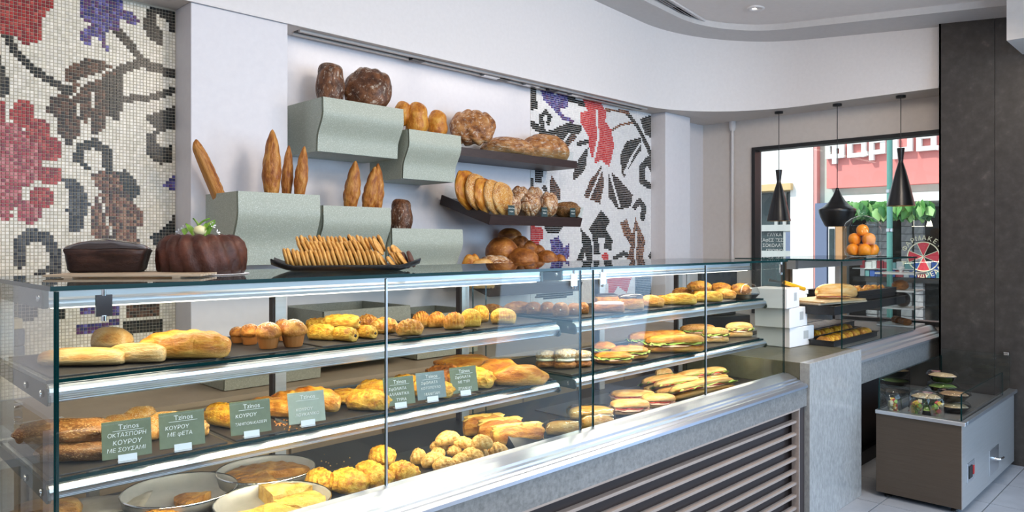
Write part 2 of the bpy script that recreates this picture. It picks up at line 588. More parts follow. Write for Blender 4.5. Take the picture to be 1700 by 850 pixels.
# ---------------------------------------------------------------- mosaics: real tiles, coloured one by one
def seg_d(p, a, b):
    ax, ay = a; bx, by = b; dx, dy = bx - ax, by - ay
    t = max(0, min(1, ((p[0] - ax) * dx + (p[1] - ay) * dy) / (dx * dx + dy * dy + 1e-9)))
    return math.hypot(p[0] - ax - t * dx, p[1] - ay - t * dy)


def inpoly(p, poly):
    c = False
    j = len(poly) - 1
    for i in range(len(poly)):
        a, b = poly[i], poly[j]
        if (a[1] > p[1]) != (b[1] > p[1]) and p[0] < (b[0] - a[0]) * (p[1] - a[1]) / (b[1] - a[1]) + a[0]: c = not c
        j = i
    return c


def hit(p, sh):
    k = sh[0]
    if k == 'p': return inpoly(p, sh[2])
    if k == 'e':
        return ((p[0] - sh[2]) / sh[4]) ** 2 + ((p[1] - sh[3]) / sh[5]) ** 2 < 1
    pts = sh[3]
    return min(seg_d(p, pts[i], pts[i + 1]) for i in range(len(pts) - 1)) < sh[2] / 2


PAL = {
    'w': [(0.84, 0.79, 0.68), (0.80, 0.75, 0.63), (0.88, 0.83, 0.73)],
    'v': [(0.80, 0.80, 0.80), (0.77, 0.77, 0.78), (0.83, 0.83, 0.83)],
    'k': [(0.018, 0.018, 0.018), (0.035, 0.032, 0.028), (0.012, 0.016, 0.014), (0.06, 0.05, 0.04)],
    'b': [(0.10, 0.05, 0.03), (0.05, 0.03, 0.022), (0.16, 0.075, 0.045), (0.03, 0.022, 0.018)],
    'o': [(0.26, 0.11, 0.06), (0.14, 0.06, 0.04), (0.36, 0.20, 0.12), (0.07, 0.04, 0.03)],
    'r': [(0.42, 0.045, 0.04), (0.33, 0.03, 0.035), (0.50, 0.09, 0.075), (0.24, 0.03, 0.035)],
    'q': [(0.50, 0.12, 0.13), (0.38, 0.05, 0.06), (0.60, 0.22, 0.22), (0.30, 0.05, 0.07)],
    'R': [(0.62, 0.06, 0.06), (0.55, 0.045, 0.05), (0.66, 0.12, 0.11)],
    'u': [(0.09, 0.075, 0.26), (0.05, 0.05, 0.17), (0.17, 0.15, 0.42), (0.12, 0.05, 0.16)],
    'g': [(0.06, 0.06, 0.065), (0.10, 0.10, 0.10), (0.03, 0.03, 0.035)],
}
LEFT = [
    ('p', 'r', [(-60, -60), (155, -60), (152, 20), (125, 50), (122, 120), (75, 132), (45, 112), (0, 100), (-60, 100)]),
    ('p', 'u', [(235, -30), (360, -30), (360, 25), (400, 45), (408, 72), (370, 65), (352, 50), (345, 90), (318, 85), (310, 110), (318, 152), (300, 140), (290, 115), (262, 110), (262, 135), (240, 125), (235, 90), (270, 75), (235, 50)]),
    ('p', 'k', [(430, 25), (470, 20), (530, 35), (530, 115), (495, 90), (490, 60), (460, 45), (455, 70), (480, 95), (475, 135), (440, 120), (418, 80)]),
    ('s', 'w', 9, [(200, 292), (262, 232), (340, 196)]),
    ('s', 'w', 8, [(265, 350), (272, 270)]), ('s', 'w', 8, [(240, 372), (225, 300)]), ('s', 'w', 7, [(320, 312), (318, 255)]),
    ('s', 'k', 24, [(14, 92), (45, 150), (90, 200), (150, 240), (205, 268)]),
    ('p', 'b', [(185, 205), (250, 172), (330, 190), (350, 215), (310, 228), (260, 222), (200, 248)]),
    ('p', 'k', [(300, 180), (340, 200), (362, 230), (360, 290), (352, 350), (325, 352), (320, 310), (300, 250)]),
    ('p', 'b', [(135, 330), (145, 290), (170, 280), (185, 250), (250, 245), (340, 215), (350, 250), (322, 310), (300, 390), (270, 395), (265, 350), (240, 372), (232, 400), (200, 430), (172, 390), (165, 345)]),
    ('s', 'k', 26, [(330, 208), (420, 186), (530, 228)]), ('s', 'k', 22, [(345, 92), (390, 145), (430, 190)]), ('s', 'k', 20, [(365, 290), (430, 290), (530, 262)]),
    ('p', 'k', [(-60, 165), (2, 165), (12, 210), (28, 235), (25, 272), (0, 290), (-60, 290)]),
    ('e', 'r', 65, 335, 37, 38), ('e', 'r', 2, 330, 18, 36), ('e', 'q', 20, 420, 58, 58), ('e', 'r', 110, 385, 34, 40), ('e', 'r', 148, 440, 34, 38), ('e', 'q', 60, 490, 62, 58), ('e', 'r', 142, 515, 40, 27),
    ('e', 'q', 20, 575, 42, 48), ('e', 'r', 122, 582, 37, 34), ('e', 'q', 85, 622, 40, 36), ('e', 'q', 95, 440, 40, 40), ('e', 'q', -20, 500, 60, 140), ('e', 'q', 15, 635, 18, 14),
    ('s', 'k', 27, [(226, 468), (235, 436), (275, 420), (312, 446), (318, 500)]), ('s', 'k', 15, [(235, 470), (256, 492)]),
    ('p', 'k', [(425, 345), (470, 325), (530, 308), (530, 380), (470, 385), (455, 410), (475, 435), (505, 428), (505, 478), (470, 482), (430, 458), (428, 400), (460, 378)]),
    ('p', 'g', [(180, 530), (215, 520), (245, 550), (262, 600), (236, 684), (205, 680), (195, 620), (207, 570)]),
    ('s', 'w', 8, [(330, 700), (300, 600), (272, 545)]),
    ('p', 'k', [(340, 505), (365, 500), (402, 530), (408, 572), (384, 590), (365, 560)]),
    ('p', 'o', [(258, 520), (300, 500), (365, 512), (385, 590), (412, 612), (426, 660), (395, 665), (412, 728), (380, 728), (330, 702), (275, 702), (262, 640), (275, 590), (300, 562)]),
    ('s', 'g', 37, [(58, 772), (54, 716), (92, 690), (138, 702), (160, 745), (158, 806)]), ('s', 'g', 18, [(112, 806), (150, 790)]),
    ('p', 'k', [(440, 698), (490, 660), (530, 610), (530, 720), (480, 740), (450, 720)]), ('p', 'u', [(475, 545), (530, 505), (530, 575)]),
    ('e', 'k', 480, 765, 22, 20),
    ('p', 'u', [(235, 905), (255, 893), (345, 893), (345, 925), (300, 928), (235, 920)]), ('p', 'b', [(370, 890), (470, 888), (470, 930), (375, 932)]), ('p', 'k', [(360, 945), (480, 940), (478, 985), (430, 975), (365, 990)]),
    ('p', 'k', [(15, 905), (50, 885), (115, 900), (115, 935), (70, 945), (20, 925)]), ('p', 'u', [(220, 955), (345, 940), (345, 955), (250, 985), (220, 985)]), ('e', 'k', 175, 915, 20, 22), ('e', 'b', -40, 880, 30, 60),
]
RIGHT = [
    ('s', 'v', 8, [(770, 455), (790, 360), (785, 260)]),
    ('p', 'R', [(738, 226), (800, 235), (820, 268), (815, 300), (836, 330), (846, 390), (830, 460), (800, 438), (775, 450), (760, 400), (755, 352), (725, 302), (728, 270), (752, 262)]),
    ('s', 'v', 9, [(885, 480), (912, 420), (938, 380)]),
    ('p', 'k', [(873, 482), (868, 420), (890, 370), (940, 358), (942, 402), (912, 442), (882, 497)]),
    ('s', 'k', 22, [(972, 530), (945, 512), (945, 462), (968, 436), (982, 470)]),
    ('s', 'o', 11, [(818, 258), (895, 270)]), ('s', 'k', 13, [(890, 268), (930, 320), (965, 390), (980, 432)]), ('s', 'o', 8, [(838, 332), (870, 312), (910, 306)]),
    ('p', 'k', [(938, 292), (978, 278), (980, 362), (955, 345)]),
    ('s', 'v', 8, [(828, 470), (865, 600)]),
    ('p', 'k', [(824, 468), (860, 500), (912, 560), (905, 602), (860, 613), (828, 568)]),
    ('s', 'v', 7, [(803, 470), (760, 570)]),
    ('p', 'b', [(800, 455), (812, 520), (796, 592), (740, 566), (756, 520)]), ('s', 'k', 16, [(720, 380), (754, 372)]),
    ('p', 'k', [(756, 390), (745, 470), (705, 512), (700, 490), (722, 430)]),
    ('s', 'k', 22, [(553, 308), (606, 345), (690, 330)]), ('s', 'v', 7, [(650, 400), (700, 330)]),
    ('p', 'k', [(645, 322), (690, 303), (736, 320), (720, 350), (700, 345), (662, 400), (640, 380)]), ('p', 'b', [(700, 345), (720, 352), (682, 392), (662, 425), (664, 390)]),
    ('s', 'k', 15, [(592, 322), (590, 282), (605, 267), (620, 285), (614, 306)]), ('p', 'k', [(548, 183), (572, 190), (576, 260), (550, 260)]),
    ('p', 'u', [(585, 190), (640, 205), (682, 210), (685, 252), (652, 258), (662, 292), (635, 262), (598, 226)]), ('s', 'k', 18, [(682, 218), (742, 242)]), ('s', 'u', 13, [(640, 250), (668, 290), (700, 300)]),
    ('p', 'k', [(568, 455), (596, 460), (592, 517), (566, 517)]), ('p', 'k', [(548, 500), (562, 500), (562, 545), (548, 545)]),
    ('p', 'b', [(625, 490), (655, 540), (657, 582), (622, 576), (618, 530)]), ('s', 'k', 14, [(600, 535), (610, 560)]),
    ('p', 'k', [(598, 668), (668, 672), (650, 698), (610, 692)]), ('p', 'R', [(550, 668), (592, 672), (598, 710), (585, 720), (580, 742), (550, 735)]),
    ('p', 'u', [(620, 720), (650, 705), (670, 745), (690, 728), (685, 788), (628, 772)]),
    ('p', 'k', [(755, 682), (800, 613), (832, 650), (815, 680), (842, 720), (836, 757), (810, 747), (815, 715), (790, 710), (797, 772), (775, 772), (770, 700)]),
    ('p', 'k', [(728, 676), (745, 695), (766, 720), (772, 795), (752, 795), (742, 760), (736, 795), (710, 798), (735, 740)]),
    ('s', 'v', 7, [(925, 690), (920, 790)]),
    ('p', 'o', [(868, 660), (890, 644), (910, 700), (922, 640), (956, 722), (946, 797), (888, 795), (906, 740), (880, 700)]),
    ('s', 'k', 18, [(920, 602), (935, 582), (950, 600), (948, 642)]), ('s', 'k', 16, [(850, 782), (880, 766), (918, 790)]), ('e', 'R', 815, 778, 12, 14), ('e', 'k', 977, 775, 9, 14),
    ('p', 'R', [(820, 830), (915, 830), (890, 905), (860, 880), (830, 930)]), ('p', 'k', [(920, 830), (990, 840), (985, 930), (920, 925)]), ('p', 'k', [(640, 850), (700, 835), (690, 900), (600, 890), (560, 900), (600, 860)]), ('p', 'k', [(560, 920), (620, 890), (700, 880), (700, 915), (620, 930)]),
]


def mosaic(name, label, x0, x1, z0, z1, pitch, shapes, tr, bg, grout, t_mat, fill=0.452, vary=0.12):
    root = structure(MB().box(x0, YW - 0.004, z0, x1, YW, z1).build(name, grout), label)
    vs_, fs, cols = [], [], []
    g = pitch * fill
    nx, nz = int((x1 - x0) / pitch), int((z1 - z0) / pitch)
    rnd = random.Random(3)
    for i in range(nx):
        for j in range(nz):
            x, z = x0 + (i + 0.5) * pitch, z0 + (j + 0.5) * pitch
            q = tr(*pix((x, YW, z)))
            key = bg
            for sh in shapes:
                if hit(q, sh):
                    key = sh[1]
                    break
            c = rnd.choice(PAL[key])
            k = rnd.uniform(1 - vary, 1 + vary)
            b = len(vs_)
            y0, y1 = YW - 0.004, YW - 0.0075 - rnd.uniform(0, 0.0006)
            h = g * 0.84
            vs_ += [(x - g, y0, z - g), (x + g, y0, z - g), (x + g, y0, z + g), (x - g, y0, z + g), (x - h, y1, z - h), (x + h, y1, z - h), (x + h, y1, z + h), (x - h, y1, z + h)]
            fs += [(b + 4, b + 5, b + 6, b + 7), (b, b + 1, b + 5, b + 4), (b + 1, b + 2, b + 6, b + 5), (b + 2, b + 3, b + 7, b + 6), (b + 3, b, b + 4, b + 7)]
            cols += [(c[0] * k, c[1] * k, c[2] * k, 1.0)] * 5
    m = bpy.data.meshes.new('mosaic_tile')
    m.from_pydata(vs_, [], fs)
    at = m.attributes.new('tile_color', 'FLOAT_COLOR', 'FACE')
    at.data.foreach_set('color', [c for q in cols for c in q])
    m.materials.append(t_mat)
    o = link('mosaic_tile', m, root)
    o['kind'] = 'stuff'
    return root


TILE = mat('glazed_tile', (0.8, 0.8, 0.8), 0.25, 0, 0.25, 0.0)
ta = N(TILE, 'ShaderNodeAttribute', attribute_name='tile_color')
L(TILE, ta.outputs['Color'], TILE.node_tree.nodes['Principled BSDF'].inputs['Base Color'])
GR1 = mat('beige_grout', (0.50, 0.45, 0.36), 0.8)
GR2 = mat('white_grout', (0.80, 0.80, 0.80), 0.8)
mosaic('wall_mosaic_left', 'floral glass tile mosaic with red flower and brown leaves', 0.10, 1.39, 0.84, SOF, 0.0148, LEFT, lambda x, y: (x * 1.7708, y * 1.7708), 'w', GR1, TILE)
mosaic('wall_mosaic_right', 'floral tile mosaic with red flower behind the far shelves', 3.914, 5.46, 1.02, SOF, 0.0150, RIGHT, lambda x, y: ((x - 620) * 2.124, (y - 60) * 2.124), 'v', GR2, TILE, 0.452, 0.03)
# ---------------------------------------------------------------- the long display counter
XA, XM0, XM1, XE = 0.411, 2.112, 2.183, 3.815
YG, YS, YBK = 1.733, 1.83, 2.35               # front glass, shelf nose, rear posts
ZT, ZL = 1.402, 0.808                          # underside of the glass top, foot of the front glass
ctr = empty('display_counter', (0, 0, 0), 'long grey stone counter with louvred front and sloping aluminium ledge', 'counter')
X0, X1 = 0.30, 3.828
MB().box(X0, 1.68, 0.0, X1, 2.42, 0.648).box(X0, 1.75, 0.648, X1, 2.42, 0.735).build('body', LOUVD, ctr)
MB().box(X0, 1.62, 0.648, X1, 1.70, 0.745).build('stone_fascia', STONE_G, ctr)
MB().box(X0, 1.72, 0.735, X1, 2.42, 0.745).build('deck_plate', DECK, ctr)
f = MB()
prof = [(1.612, 0.745), (1.612, 0.757), (1.622, 0.766), (1.634, 0.766), (1.640, 0.771), (1.652, 0.773), (1.655, 0.779), (1.668, 0.782), (1.672, 0.789), (1.700, 0.799), (1.716, 0.806), (1.745, 0.808), (1.752, 0.800), (1.752, 0.745)]
f.prism(prof, 0, X0, X1 - 0.004)
ledge = f.build('aluminium_ledge', mat('anodised_aluminium', (0.66, 0.72, 0.83), 0.33, 1.0), ctr)
# louvre: frame and slats
f = MB()
f.box(3.745, 1.632, 0.06, X1 - 0.004, 1.68, 0.648).box(X0, 1.632, 0.0, X1 - 0.004, 1.68, 0.06)
f.build('louvre_frame', LOUVD, ctr)
MB().box(X0, 1.620, 0.640, 3.745, 1.632, 0.648).build('louvre_trim', LOUVL, ctr)
MB().box(3.735, 1.622, 0.06, 3.745, 1.66, 0.640).build('louvre_trim', LOUVL, ctr)
sl = MB().prism([(1.634, 0.0), (1.634, 0.012), (1.658, 0.013), (1.658, 0.002)], 0, X0, 3.735).mesh('slat', LOUVL)
for k in range(9):
    link('slat', sl, ctr, (0, 0, 0.572 - 0.064 * k))

# ---------------------------------------------------------------- the two glass display cases
def pane(name, x0, y0, z0, x1, y1, z1, parent, thin):
    """glass sheet; the narrow rim faces show the teal of the cut edge"""
    m = MB().box(x0, y0, z0, x1, y1, z1).mesh(name, [GLASS, GLASSE])
    for p in m.polygons:
        if abs(p.normal[thin]) < 0.5: p.material_index = 1
    return link(name, m, parent)


ZA, ZBs, ZD = 1.205, 0.984, 0.747              # what the food stands on: upper shelf, lower shelf, deck boards


def nose(z0, z1, y):
    """section (y, z) of a shelf nose: rounded ribbed aluminium"""
    h = z1 - z0
    pts = [(y + 0.05, z0)]
    for k in range(5):
        pts += [(y + 0.016 - 0.0045 * k + 0.001, z0 + h * (0.0 + 0.13 * k)), (y + 0.0125 - 0.0042 * k, z0 + h * (0.09 + 0.13 * k))]
    pts += [(y - 0.002, z0 + h * 0.62), (y, z0 + h * 0.80), (y + 0.008, z0 + h * 0.93), (y + 0.02, z1), (y + 0.05, z1)]
    return pts


def display_case(x0, x1, xs, label, posts):
    c = empty('display_case', (x0, YG, ZL), label, 'display case')
    def at(o):
        o.location = (-x0, -YG, -ZL)
        return o
    # sheets of the front
    e = [x0] + xs + [x1]
    for a, b in zip(e[:-1], e[1:]):
        at(pane('front_pane', a + 0.0015, YG, ZL - 0.004, b - 0.0015, YG + 0.007, ZT - 0.002, c, 1))
    for x in (x0 - 0.001, x1 - 0.006):
        at(pane('side_pane', x, YG + 0.009, 0.748, x + (0.010 if x < 0.5 else 0.007), 2.33, ZT - 0.002, c, 0))
    # aluminium shelf noses, glass shelves, their end brackets, bolts
    for z0, z1, nm in ((1.150, ZA - 0.004, 'upper'), (0.938, ZBs - 0.002, 'lower')):
        f = MB().prism(nose(z0, z1 - 0.008, YS), 0, x0 + 0.012, x1 - 0.016)
        n = at(f.build('shelf_nose', ALU, c))
        at(pane('glass_shelf', x0 + 0.01, YS + 0.016, z1 - 0.008, x1 - 0.014, 2.31, z1, c, 2))
        for x in (x0 + 0.008, x1 - 0.016):
            f = MB().prism([(YS - 0.004, z0 + 0.006), (YS + 0.004, z0 - 0.003), (2.30, z0 + 0.006), (2.30, z1 - 0.010), (YS + 0.02, z1 - 0.008), (YS + 0.004, z1 - 0.016)], 0, x, x + 0.007)
            br = at(f.build('shelf_bracket', GREENB, c))
            sgn = -0.004 if x < (x0 + x1) / 2 else 0.008
            for y in (YS + 0.03, YS + 0.17):
                MB().lathe([(0.0085, -0.003), (0.0085, 0.003), (0.004, 0.006), (0.004, 0.010)], 10, M=Matrix.Translation((x + sgn, y, (z0 + z1) / 2 - 0.004)) @ Matrix.Rotation(R(90), 4, 'Y')).build('bolt', CHROME, br)
        at(MB().box(x0 + 0.03, YS + 0.052, z0 + 0.002, x1 - 0.03, YS + 0.068, z0 + 0.008).build('led_strip', LED, c))
        for q in range(2):
            xm = x0 + (x1 - x0) * (0.25 + 0.5 * q)
            area('case_led_light', (xm, YS + 0.06, z0 - 0.004), (xm, YS + 0.20, z0 - 0.25), (x1 - x0) * 0.48, 0.02, LEDW * (1.5 if z0 < 1.0 else 1.2), (1.0, 0.86, 0.62))
    # lamp bar under the glass top
    yb = 1.914
    f = MB().prism([(yb + 0.045, 1.354), (yb, 1.354), (yb - 0.002, 1.362), (yb + 0.002, 1.366), (yb - 0.002, 1.372), (yb + 0.002, 1.377), (yb + 0.001, 1.392), (yb + 0.006, 1.398), (yb + 0.045, 1.398)], 0, x0 + 0.03, x1 - 0.03)
    at(f.build('lamp_bar', ALU, c))
    at(MB().box(x0 + 0.04, yb + 0.012, 1.350, x1 - 0.04, yb + 0.03, 1.354).build('led_strip', LED, c))
    for q in range(2):
        xm = x0 + (x1 - x0) * (0.25 + 0.5 * q)
        area('case_led_light', (xm, yb + 0.02, 1.345), (xm, yb + 0.06, 1.1), (x1 - x0) * 0.48, 0.02, LEDW, (1.0, 0.88, 0.68))
    for x in (x0 + 0.016, x1 - 0.030):
        br = at(bevel(MB().box(x, yb - 0.003, 1.352, x + 0.014, 2.32, 1.400).build('top_bracket', GREENB, c), 0.003))
        MB().lathe([(0.008, 0), (0.008, 0.004), (0.003, 0.006)], 10, M=Matrix.Translation((x - 0.001, yb + 0.02, 1.376)) @ Matrix.Rotation(R(-90), 4, 'Y')).build('bolt', CHROME, br)
    # rear posts
    for x in posts:
        at(MB().box(x - 0.02, YBK, 0.745, x + 0.02, YBK + 0.035, 1.40).build('rear_post', STEEL, c))
        at(MB().box(x - 0.028, YBK + 0.004, 0.745, x - 0.0205, YBK + 0.03, 1.40).build('post_cover', LOUVD, c))
    # chrome clamps that hold the front sheets to the top
    for x in ([x0 + 0.09, x1 - 0.05] if x0 < 1 else [x0 + 0.05, x1 - 0.05]):
        f = MB().box(x - 0.016, YG - 0.006, 1.344, x + 0.016, YG - 0.0005, 1.390).tube([(x, YG - 0.003, 1.388), (x, YG - 0.003, 1.401)], 0.005, 8).tube([(x, YG - 0.003, 1.334), (x, YG - 0.003, 1.345)], 0.006, 8)
        at(f.build('glass_clamp', CHROME, c))
    for x in xs:
        at(MB().box(x - 0.0025, YG - 0.003, ZL, x + 0.0025, YG - 0.0004, ZT - 0.004).build('seam_strip', ALU_D, c))
    return c


case_a = display_case(XA, XM0, [1.236], 'bread display case with glass shelves nearer the floral mosaic', (0.44, 1.236, 2.085))
case_b = display_case(XM1, XE, [3.0], 'sandwich display case with glass shelves next to the white boxes', (3.03, 3.78))
# one continuous glass top over both cases
top = empty('glass_counter_top', (XA, YG, ZT), 'long clear glass top carrying the cakes and the biscuit platter', 'glass top')
g = pane('sheet', XA - 0.012, YG - 0.012, ZT, 2.147, 2.36, ZT + 0.010, None, 2)
g.parent = top; g.location = (-XA, -YG, -ZT)
g = pane('sheet', 2.149, YG - 0.012, ZT, XE + 0.012, 2.36, ZT + 0.010, None, 2)
g.parent = top; g.location = (-XA, -YG, -ZT)

# ---------------------------------------------------------------- serving counter beyond
srv = empty('serving_counter', (3.83, 1.62, 0), 'grey stone serving counter with tall end slab beside the column', 'counter')
def sv(o):
    o.location = (-3.83, -1.62, 0)
    return o
PX1 = 4.57
sv(bevel(MB().box(3.832, 1.606, 0.0, PX1, 1.66, 0.869).build('stone_panel', noisy('pale_grey_stone', [(0.25, (0.27, 0.28, 0.285)), (0.5, (0.37, 0.38, 0.38)), (0.75, (0.46, 0.47, 0.47))], 60, 0.16, detail=12, coords='Object', stretch=(1, 1, 0.5)), srv), 0.002))
sv(MB().box(3.832, 1.661, 0.0, PX1, 2.42, 0.868).build('end_block', STONE_B, srv))
sv(MB().box(PX1 + 0.001, 1.62, 0.655, XW - 0.01, 1.66, 0.785).build('stone_fascia', STONE_G, srv))
f = MB().prism([(1.612, 0.786), (1.612, 0.80), (1.63, 0.812), (1.64, 0.812), (1.648, 0.822), (1.668, 0.828), (1.675, 0.840), (1.70, 0.866), (1.72, 0.868), (1.72, 0.786)], 0, PX1 + 0.001, XW - 0.01)
sv(f.build('aluminium_ledge', mat('dull_aluminium', (0.42, 0.43, 0.45), 0.5, 0.8), srv))
sv(MB().box(PX1 + 0.001, 1.72, 0.786, XW - 0.01, 2.40, 0.866).build('worktop', STONE_G, srv))
sv(MB().box(PX1 + 0.001, 1.86, 0.0, XW - 0.01, 2.40, 0.786).build('body', LOUVD, srv))
sv(MB().box(PX1 + 0.001, 1.82, 0.0, XW - 0.01, 1.86, 0.09).build('kick_board', BLACK, srv))

# serving case: glass front, top, lamp bar, uprights
SX0, SX1, SY = 4.50, 5.88, 1.69
cs = empty('serving_case', (SX0, SY, 0.868), 'open glass serving case with hot pastry trays beside the column', 'display case')
def cv(o):
    o.location = (-SX0, -SY, -0.868)
    return o
cv(pane('front_pane', SX0, SY, 0.870, 5.17, SY + 0.008, 1.392, cs, 1))
cv(pane('front_pane', 5.173, SY, 0.870, SX1, SY + 0.008, 1.392, cs, 1))
cv(pane('top_sheet', SX0 - 0.01, SY - 0.01, 1.394, SX1 + 0.01, 2.38, 1.404, cs, 2))
cv(MB().box(4.70, 2.05, 1.335, 5.85, 2.10, 1.392).build('lamp_bar', ALU, cs))
cv(MB().box(4.66, 2.045, 1.332, 4.70, 2.105, 1.392).build('end_cap', ALU_D, cs))
for x in (4.86, 4.93):
    cv(MB().box(x, 2.20, 0.868, x + 0.035, 2.235, 1.392).build('upright', STEEL_BR, cs))
cv(MB().box(5.80, 2.20, 0.868, 5.835, 2.235, 1.392).build('upright', STEEL, cs))
cv(MB().box(4.80, 1.90, 1.03, 5.86, 1.94, 1.062).build('shelf_rail', ALU_D, cs))
cv(MB().box(4.80, 2.14, 1.03, 5.86, 2.20, 1.062).build('shelf_rail', ALU_D, cs))
for x in (4.86, 5.80):
    cv(MB().box(x, 1.90, 1.00, x + 0.03, 2.20, 1.03).build('shelf_arm', ALU_D, cs))
area('case_led_light', (5.27, 2.075, 1.326), (5.27, 1.95, 1.0), 1.1, 0.02, 3, (1.0, 0.88, 0.68))

# back counter along the wall
bk = empty('back_counter', (0.3, 3.1, 0), 'low wood laminate back counter under the bread boxes', 'counter')
def bv(o):
    o.location = (-0.3, -3.1, 0)
    return o
bv(MB().box(0.12, 3.12, 0, 5.30, YW - 0.01, 0.815).build('carcass', BACKC, bk))
bv(MB().box(0.10, 3.10, 0.816, 5.32, YW - 0.01, 0.838).build('worktop', BACKC, bk))
x = 0.14
while x < 5.2:
    bv(MB().box(x, 3.104, 0.06, x + 0.50, 3.119, 0.80).build('door', BACKC, bk))
    x += 0.515

# ---------------------------------------------------------------- small chilled cabinet in front of the column
FX0, FX1, FY0, FY1, FZ = 4.62, 5.915, 1.092, 1.54, 0.495
fr = empty('chilled_cabinet', (FX0, FY0, 0), 'low stainless chilled cabinet with open glass well of salads', 'fridge')
def fv(o):
    o.location = (-FX0, -FY0, 0)
    return o
fv(MB().box(FX0 + 0.004, FY0 + 0.004, 0.03, FX1 - 0.004, FY1, 0.30).build('body', BLACK, fr))
fv(MB().box(FX0, FY0 + 0.004, 0.03, FX0 + 0.004, FY1, FZ).build('end_panel', STEEL_BR, fr))  # warm interior light on this steel face is put into its brown colour
fv(MB().box(FX0, FY0, 0.03, FX1, FY0 + 0.004, FZ).build('front_panel', STEEL, fr))
fv(MB().box(FX0 + 0.004, FY1 - 0.004, 0.30, FX1, FY1, FZ).build('back_panel', STEEL, fr))
f = MB()
f.box(FX0 - 0.02, FY0 - 0.02, FZ, FX0 + 0.03, FY1, FZ + 0.022).box(FX0 + 0.03, FY0 - 0.02, FZ, FX1, FY0 + 0.03, FZ + 0.022).box(FX0 + 0.03, FY1 - 0.03, FZ, FX1, FY1, FZ + 0.022)
fv(bevel(f.build('top_rim', ALU, fr), 0.003))
fv(MB().box(FX0 + 0.03, FY0 + 0.03, 0.45, FX1 - 0.02, FY1 - 0.03, 0.46).build('well_floor', STEEL, fr))
GT = 0.735
fv(pane('glass_panel', FX0 + 0.004, FY0 + 0.006, FZ + 0.022, FX0 + 0.012, FY1 - 0.01, 0.665, fr, 0))
fv(pane('glass_panel', FX0 + 0.013, FY0 + 0.004, FZ + 0.022, FX1 - 0.30, FY0 + 0.012, 0.665, fr, 1))
fv(pane('glass_panel', FX0 + 0.013, FY1 - 0.018, FZ + 0.022, FX1 - 0.02, FY1 - 0.010, 0.70, fr, 1))
fv(pane('glass_panel', FX1 - 0.03, FY0 + 0.02, FZ + 0.022, FX1 - 0.022, FY1 - 0.02, 0.75, fr, 0))
fv(bevel(MB().box(FX1 - 0.05, FY0 + 0.02, 0.745, FX1 - 0.005, FY0 + 0.05, 0.765).build('glass_clip', CHROME, fr), 0.003))
sw = fv(bevel(MB().box(4.71, FY0 - 0.004, 0.155, 4.865, FY0, 0.265).build('switch_plate', ALU, fr), 0.002))
bevel(MB().box(4.74, FY0 - 0.009, 0.175, 4.805, FY0 - 0.004, 0.245).build('socket', BLACK, sw), 0.003)
bevel(MB().box(4.82, FY0 - 0.010, 0.185, 4.845, FY0 - 0.004, 0.235).build('red_switch', mat('red_plastic', (0.5, 0.02, 0.02), 0.3), sw), 0.002)['label'] = 'small red rocker switch'
hp = fv(bevel(MB().box(5.22, FY0 - 0.004, 0.08, 5.46, FY0, 0.235).build('latch_plate', ALU, fr), 0.002))
MB().tube([(5.36, FY0 - 0.004, 0.16), (5.36, FY0 - 0.022, 0.16), (5.41, FY0 - 0.028, 0.157), (5.46, FY0 - 0.028, 0.155)], [0.010, 0.010, 0.008, 0.007], 8).build('latch_handle', CHROME, hp)
ft = MB().lathe([(0.018, 0.0), (0.018, 0.012), (0.008, 0.014), (0.008, 0.03)], 12).mesh('foot', BLACK)
for x, y in ((FX0 + 0.05, FY0 + 0.05), (FX0 + 0.05, FY1 - 0.05), (FX1 - 0.05, FY0 + 0.05), (FX1 - 0.05, FY1 - 0.05)):
    link('foot', ft, fr, (x - FX0, y - FY0, 0))
# ---------------------------------------------------------------- speckled composite bread boxes on the wall
def bread_box(x0, x1, yf, yb, z0, z1, label, m=None, open_=True):
    """box with a wavy front and sides, open on top"""
    m = m or SPECK
    b = empty('bread_box', (x0, yb, z0), label, 'box', 'speckled bread boxes on the wall')
    n = 14
    h = z1 - z0
    prof = []
    for i in range(n + 1):
        t = i / n
        q = max(0.0, min(1.0, (0.74 - t) / 0.5))
        prof.append((yf + 0.006 * math.sin(t * PI) * -1 + 0.055 * q * q * (3 - 2 * q), z0 + h * t))
    f = MB()
    rows = [[(x0, y, z), (x1, y, z)] for y, z in prof]
    f.grid(rows, smooth=True)
    f.grid([[(x1 - 0.0, y + 0.018, z), (x0 + 0.0, y + 0.018, z)] for y, z in prof], smooth=True)
    f.add([(x0, prof[-1][0], z1), (x1, prof[-1][0], z1), (x1, prof[-1][0] + 0.018, z1), (x0, prof[-1][0] + 0.018, z1)], [(0, 1, 2, 3)])
    fr_ = f.build('front_panel', m, b)
    fr_.location = (-x0, -yb, -z0)
    side = [(y + 0.0185, z) for y, z in prof]
    for xa in (x0, x1 - 0.018):
        poly = side + [(yb, z1), (yb, z0)]
        o = MB().prism(poly, 0, xa, xa + 0.018).build('side_panel', m, b)
        o.location = (-x0, -yb, -z0)
    o = MB().box(x0 + 0.0185, prof[0][0] + 0.019, z0, x1 - 0.0185, yb, z0 + 0.018).build('bottom_panel', m, b)
    o.location = (-x0, -yb, -z0)
    o = MB().box(x0 + 0.0185, yb - 0.018, z0 + 0.0185, x1 - 0.0185, yb, z1).build('back_panel', m, b)
    o.location = (-x0, -yb, -z0)
    return b


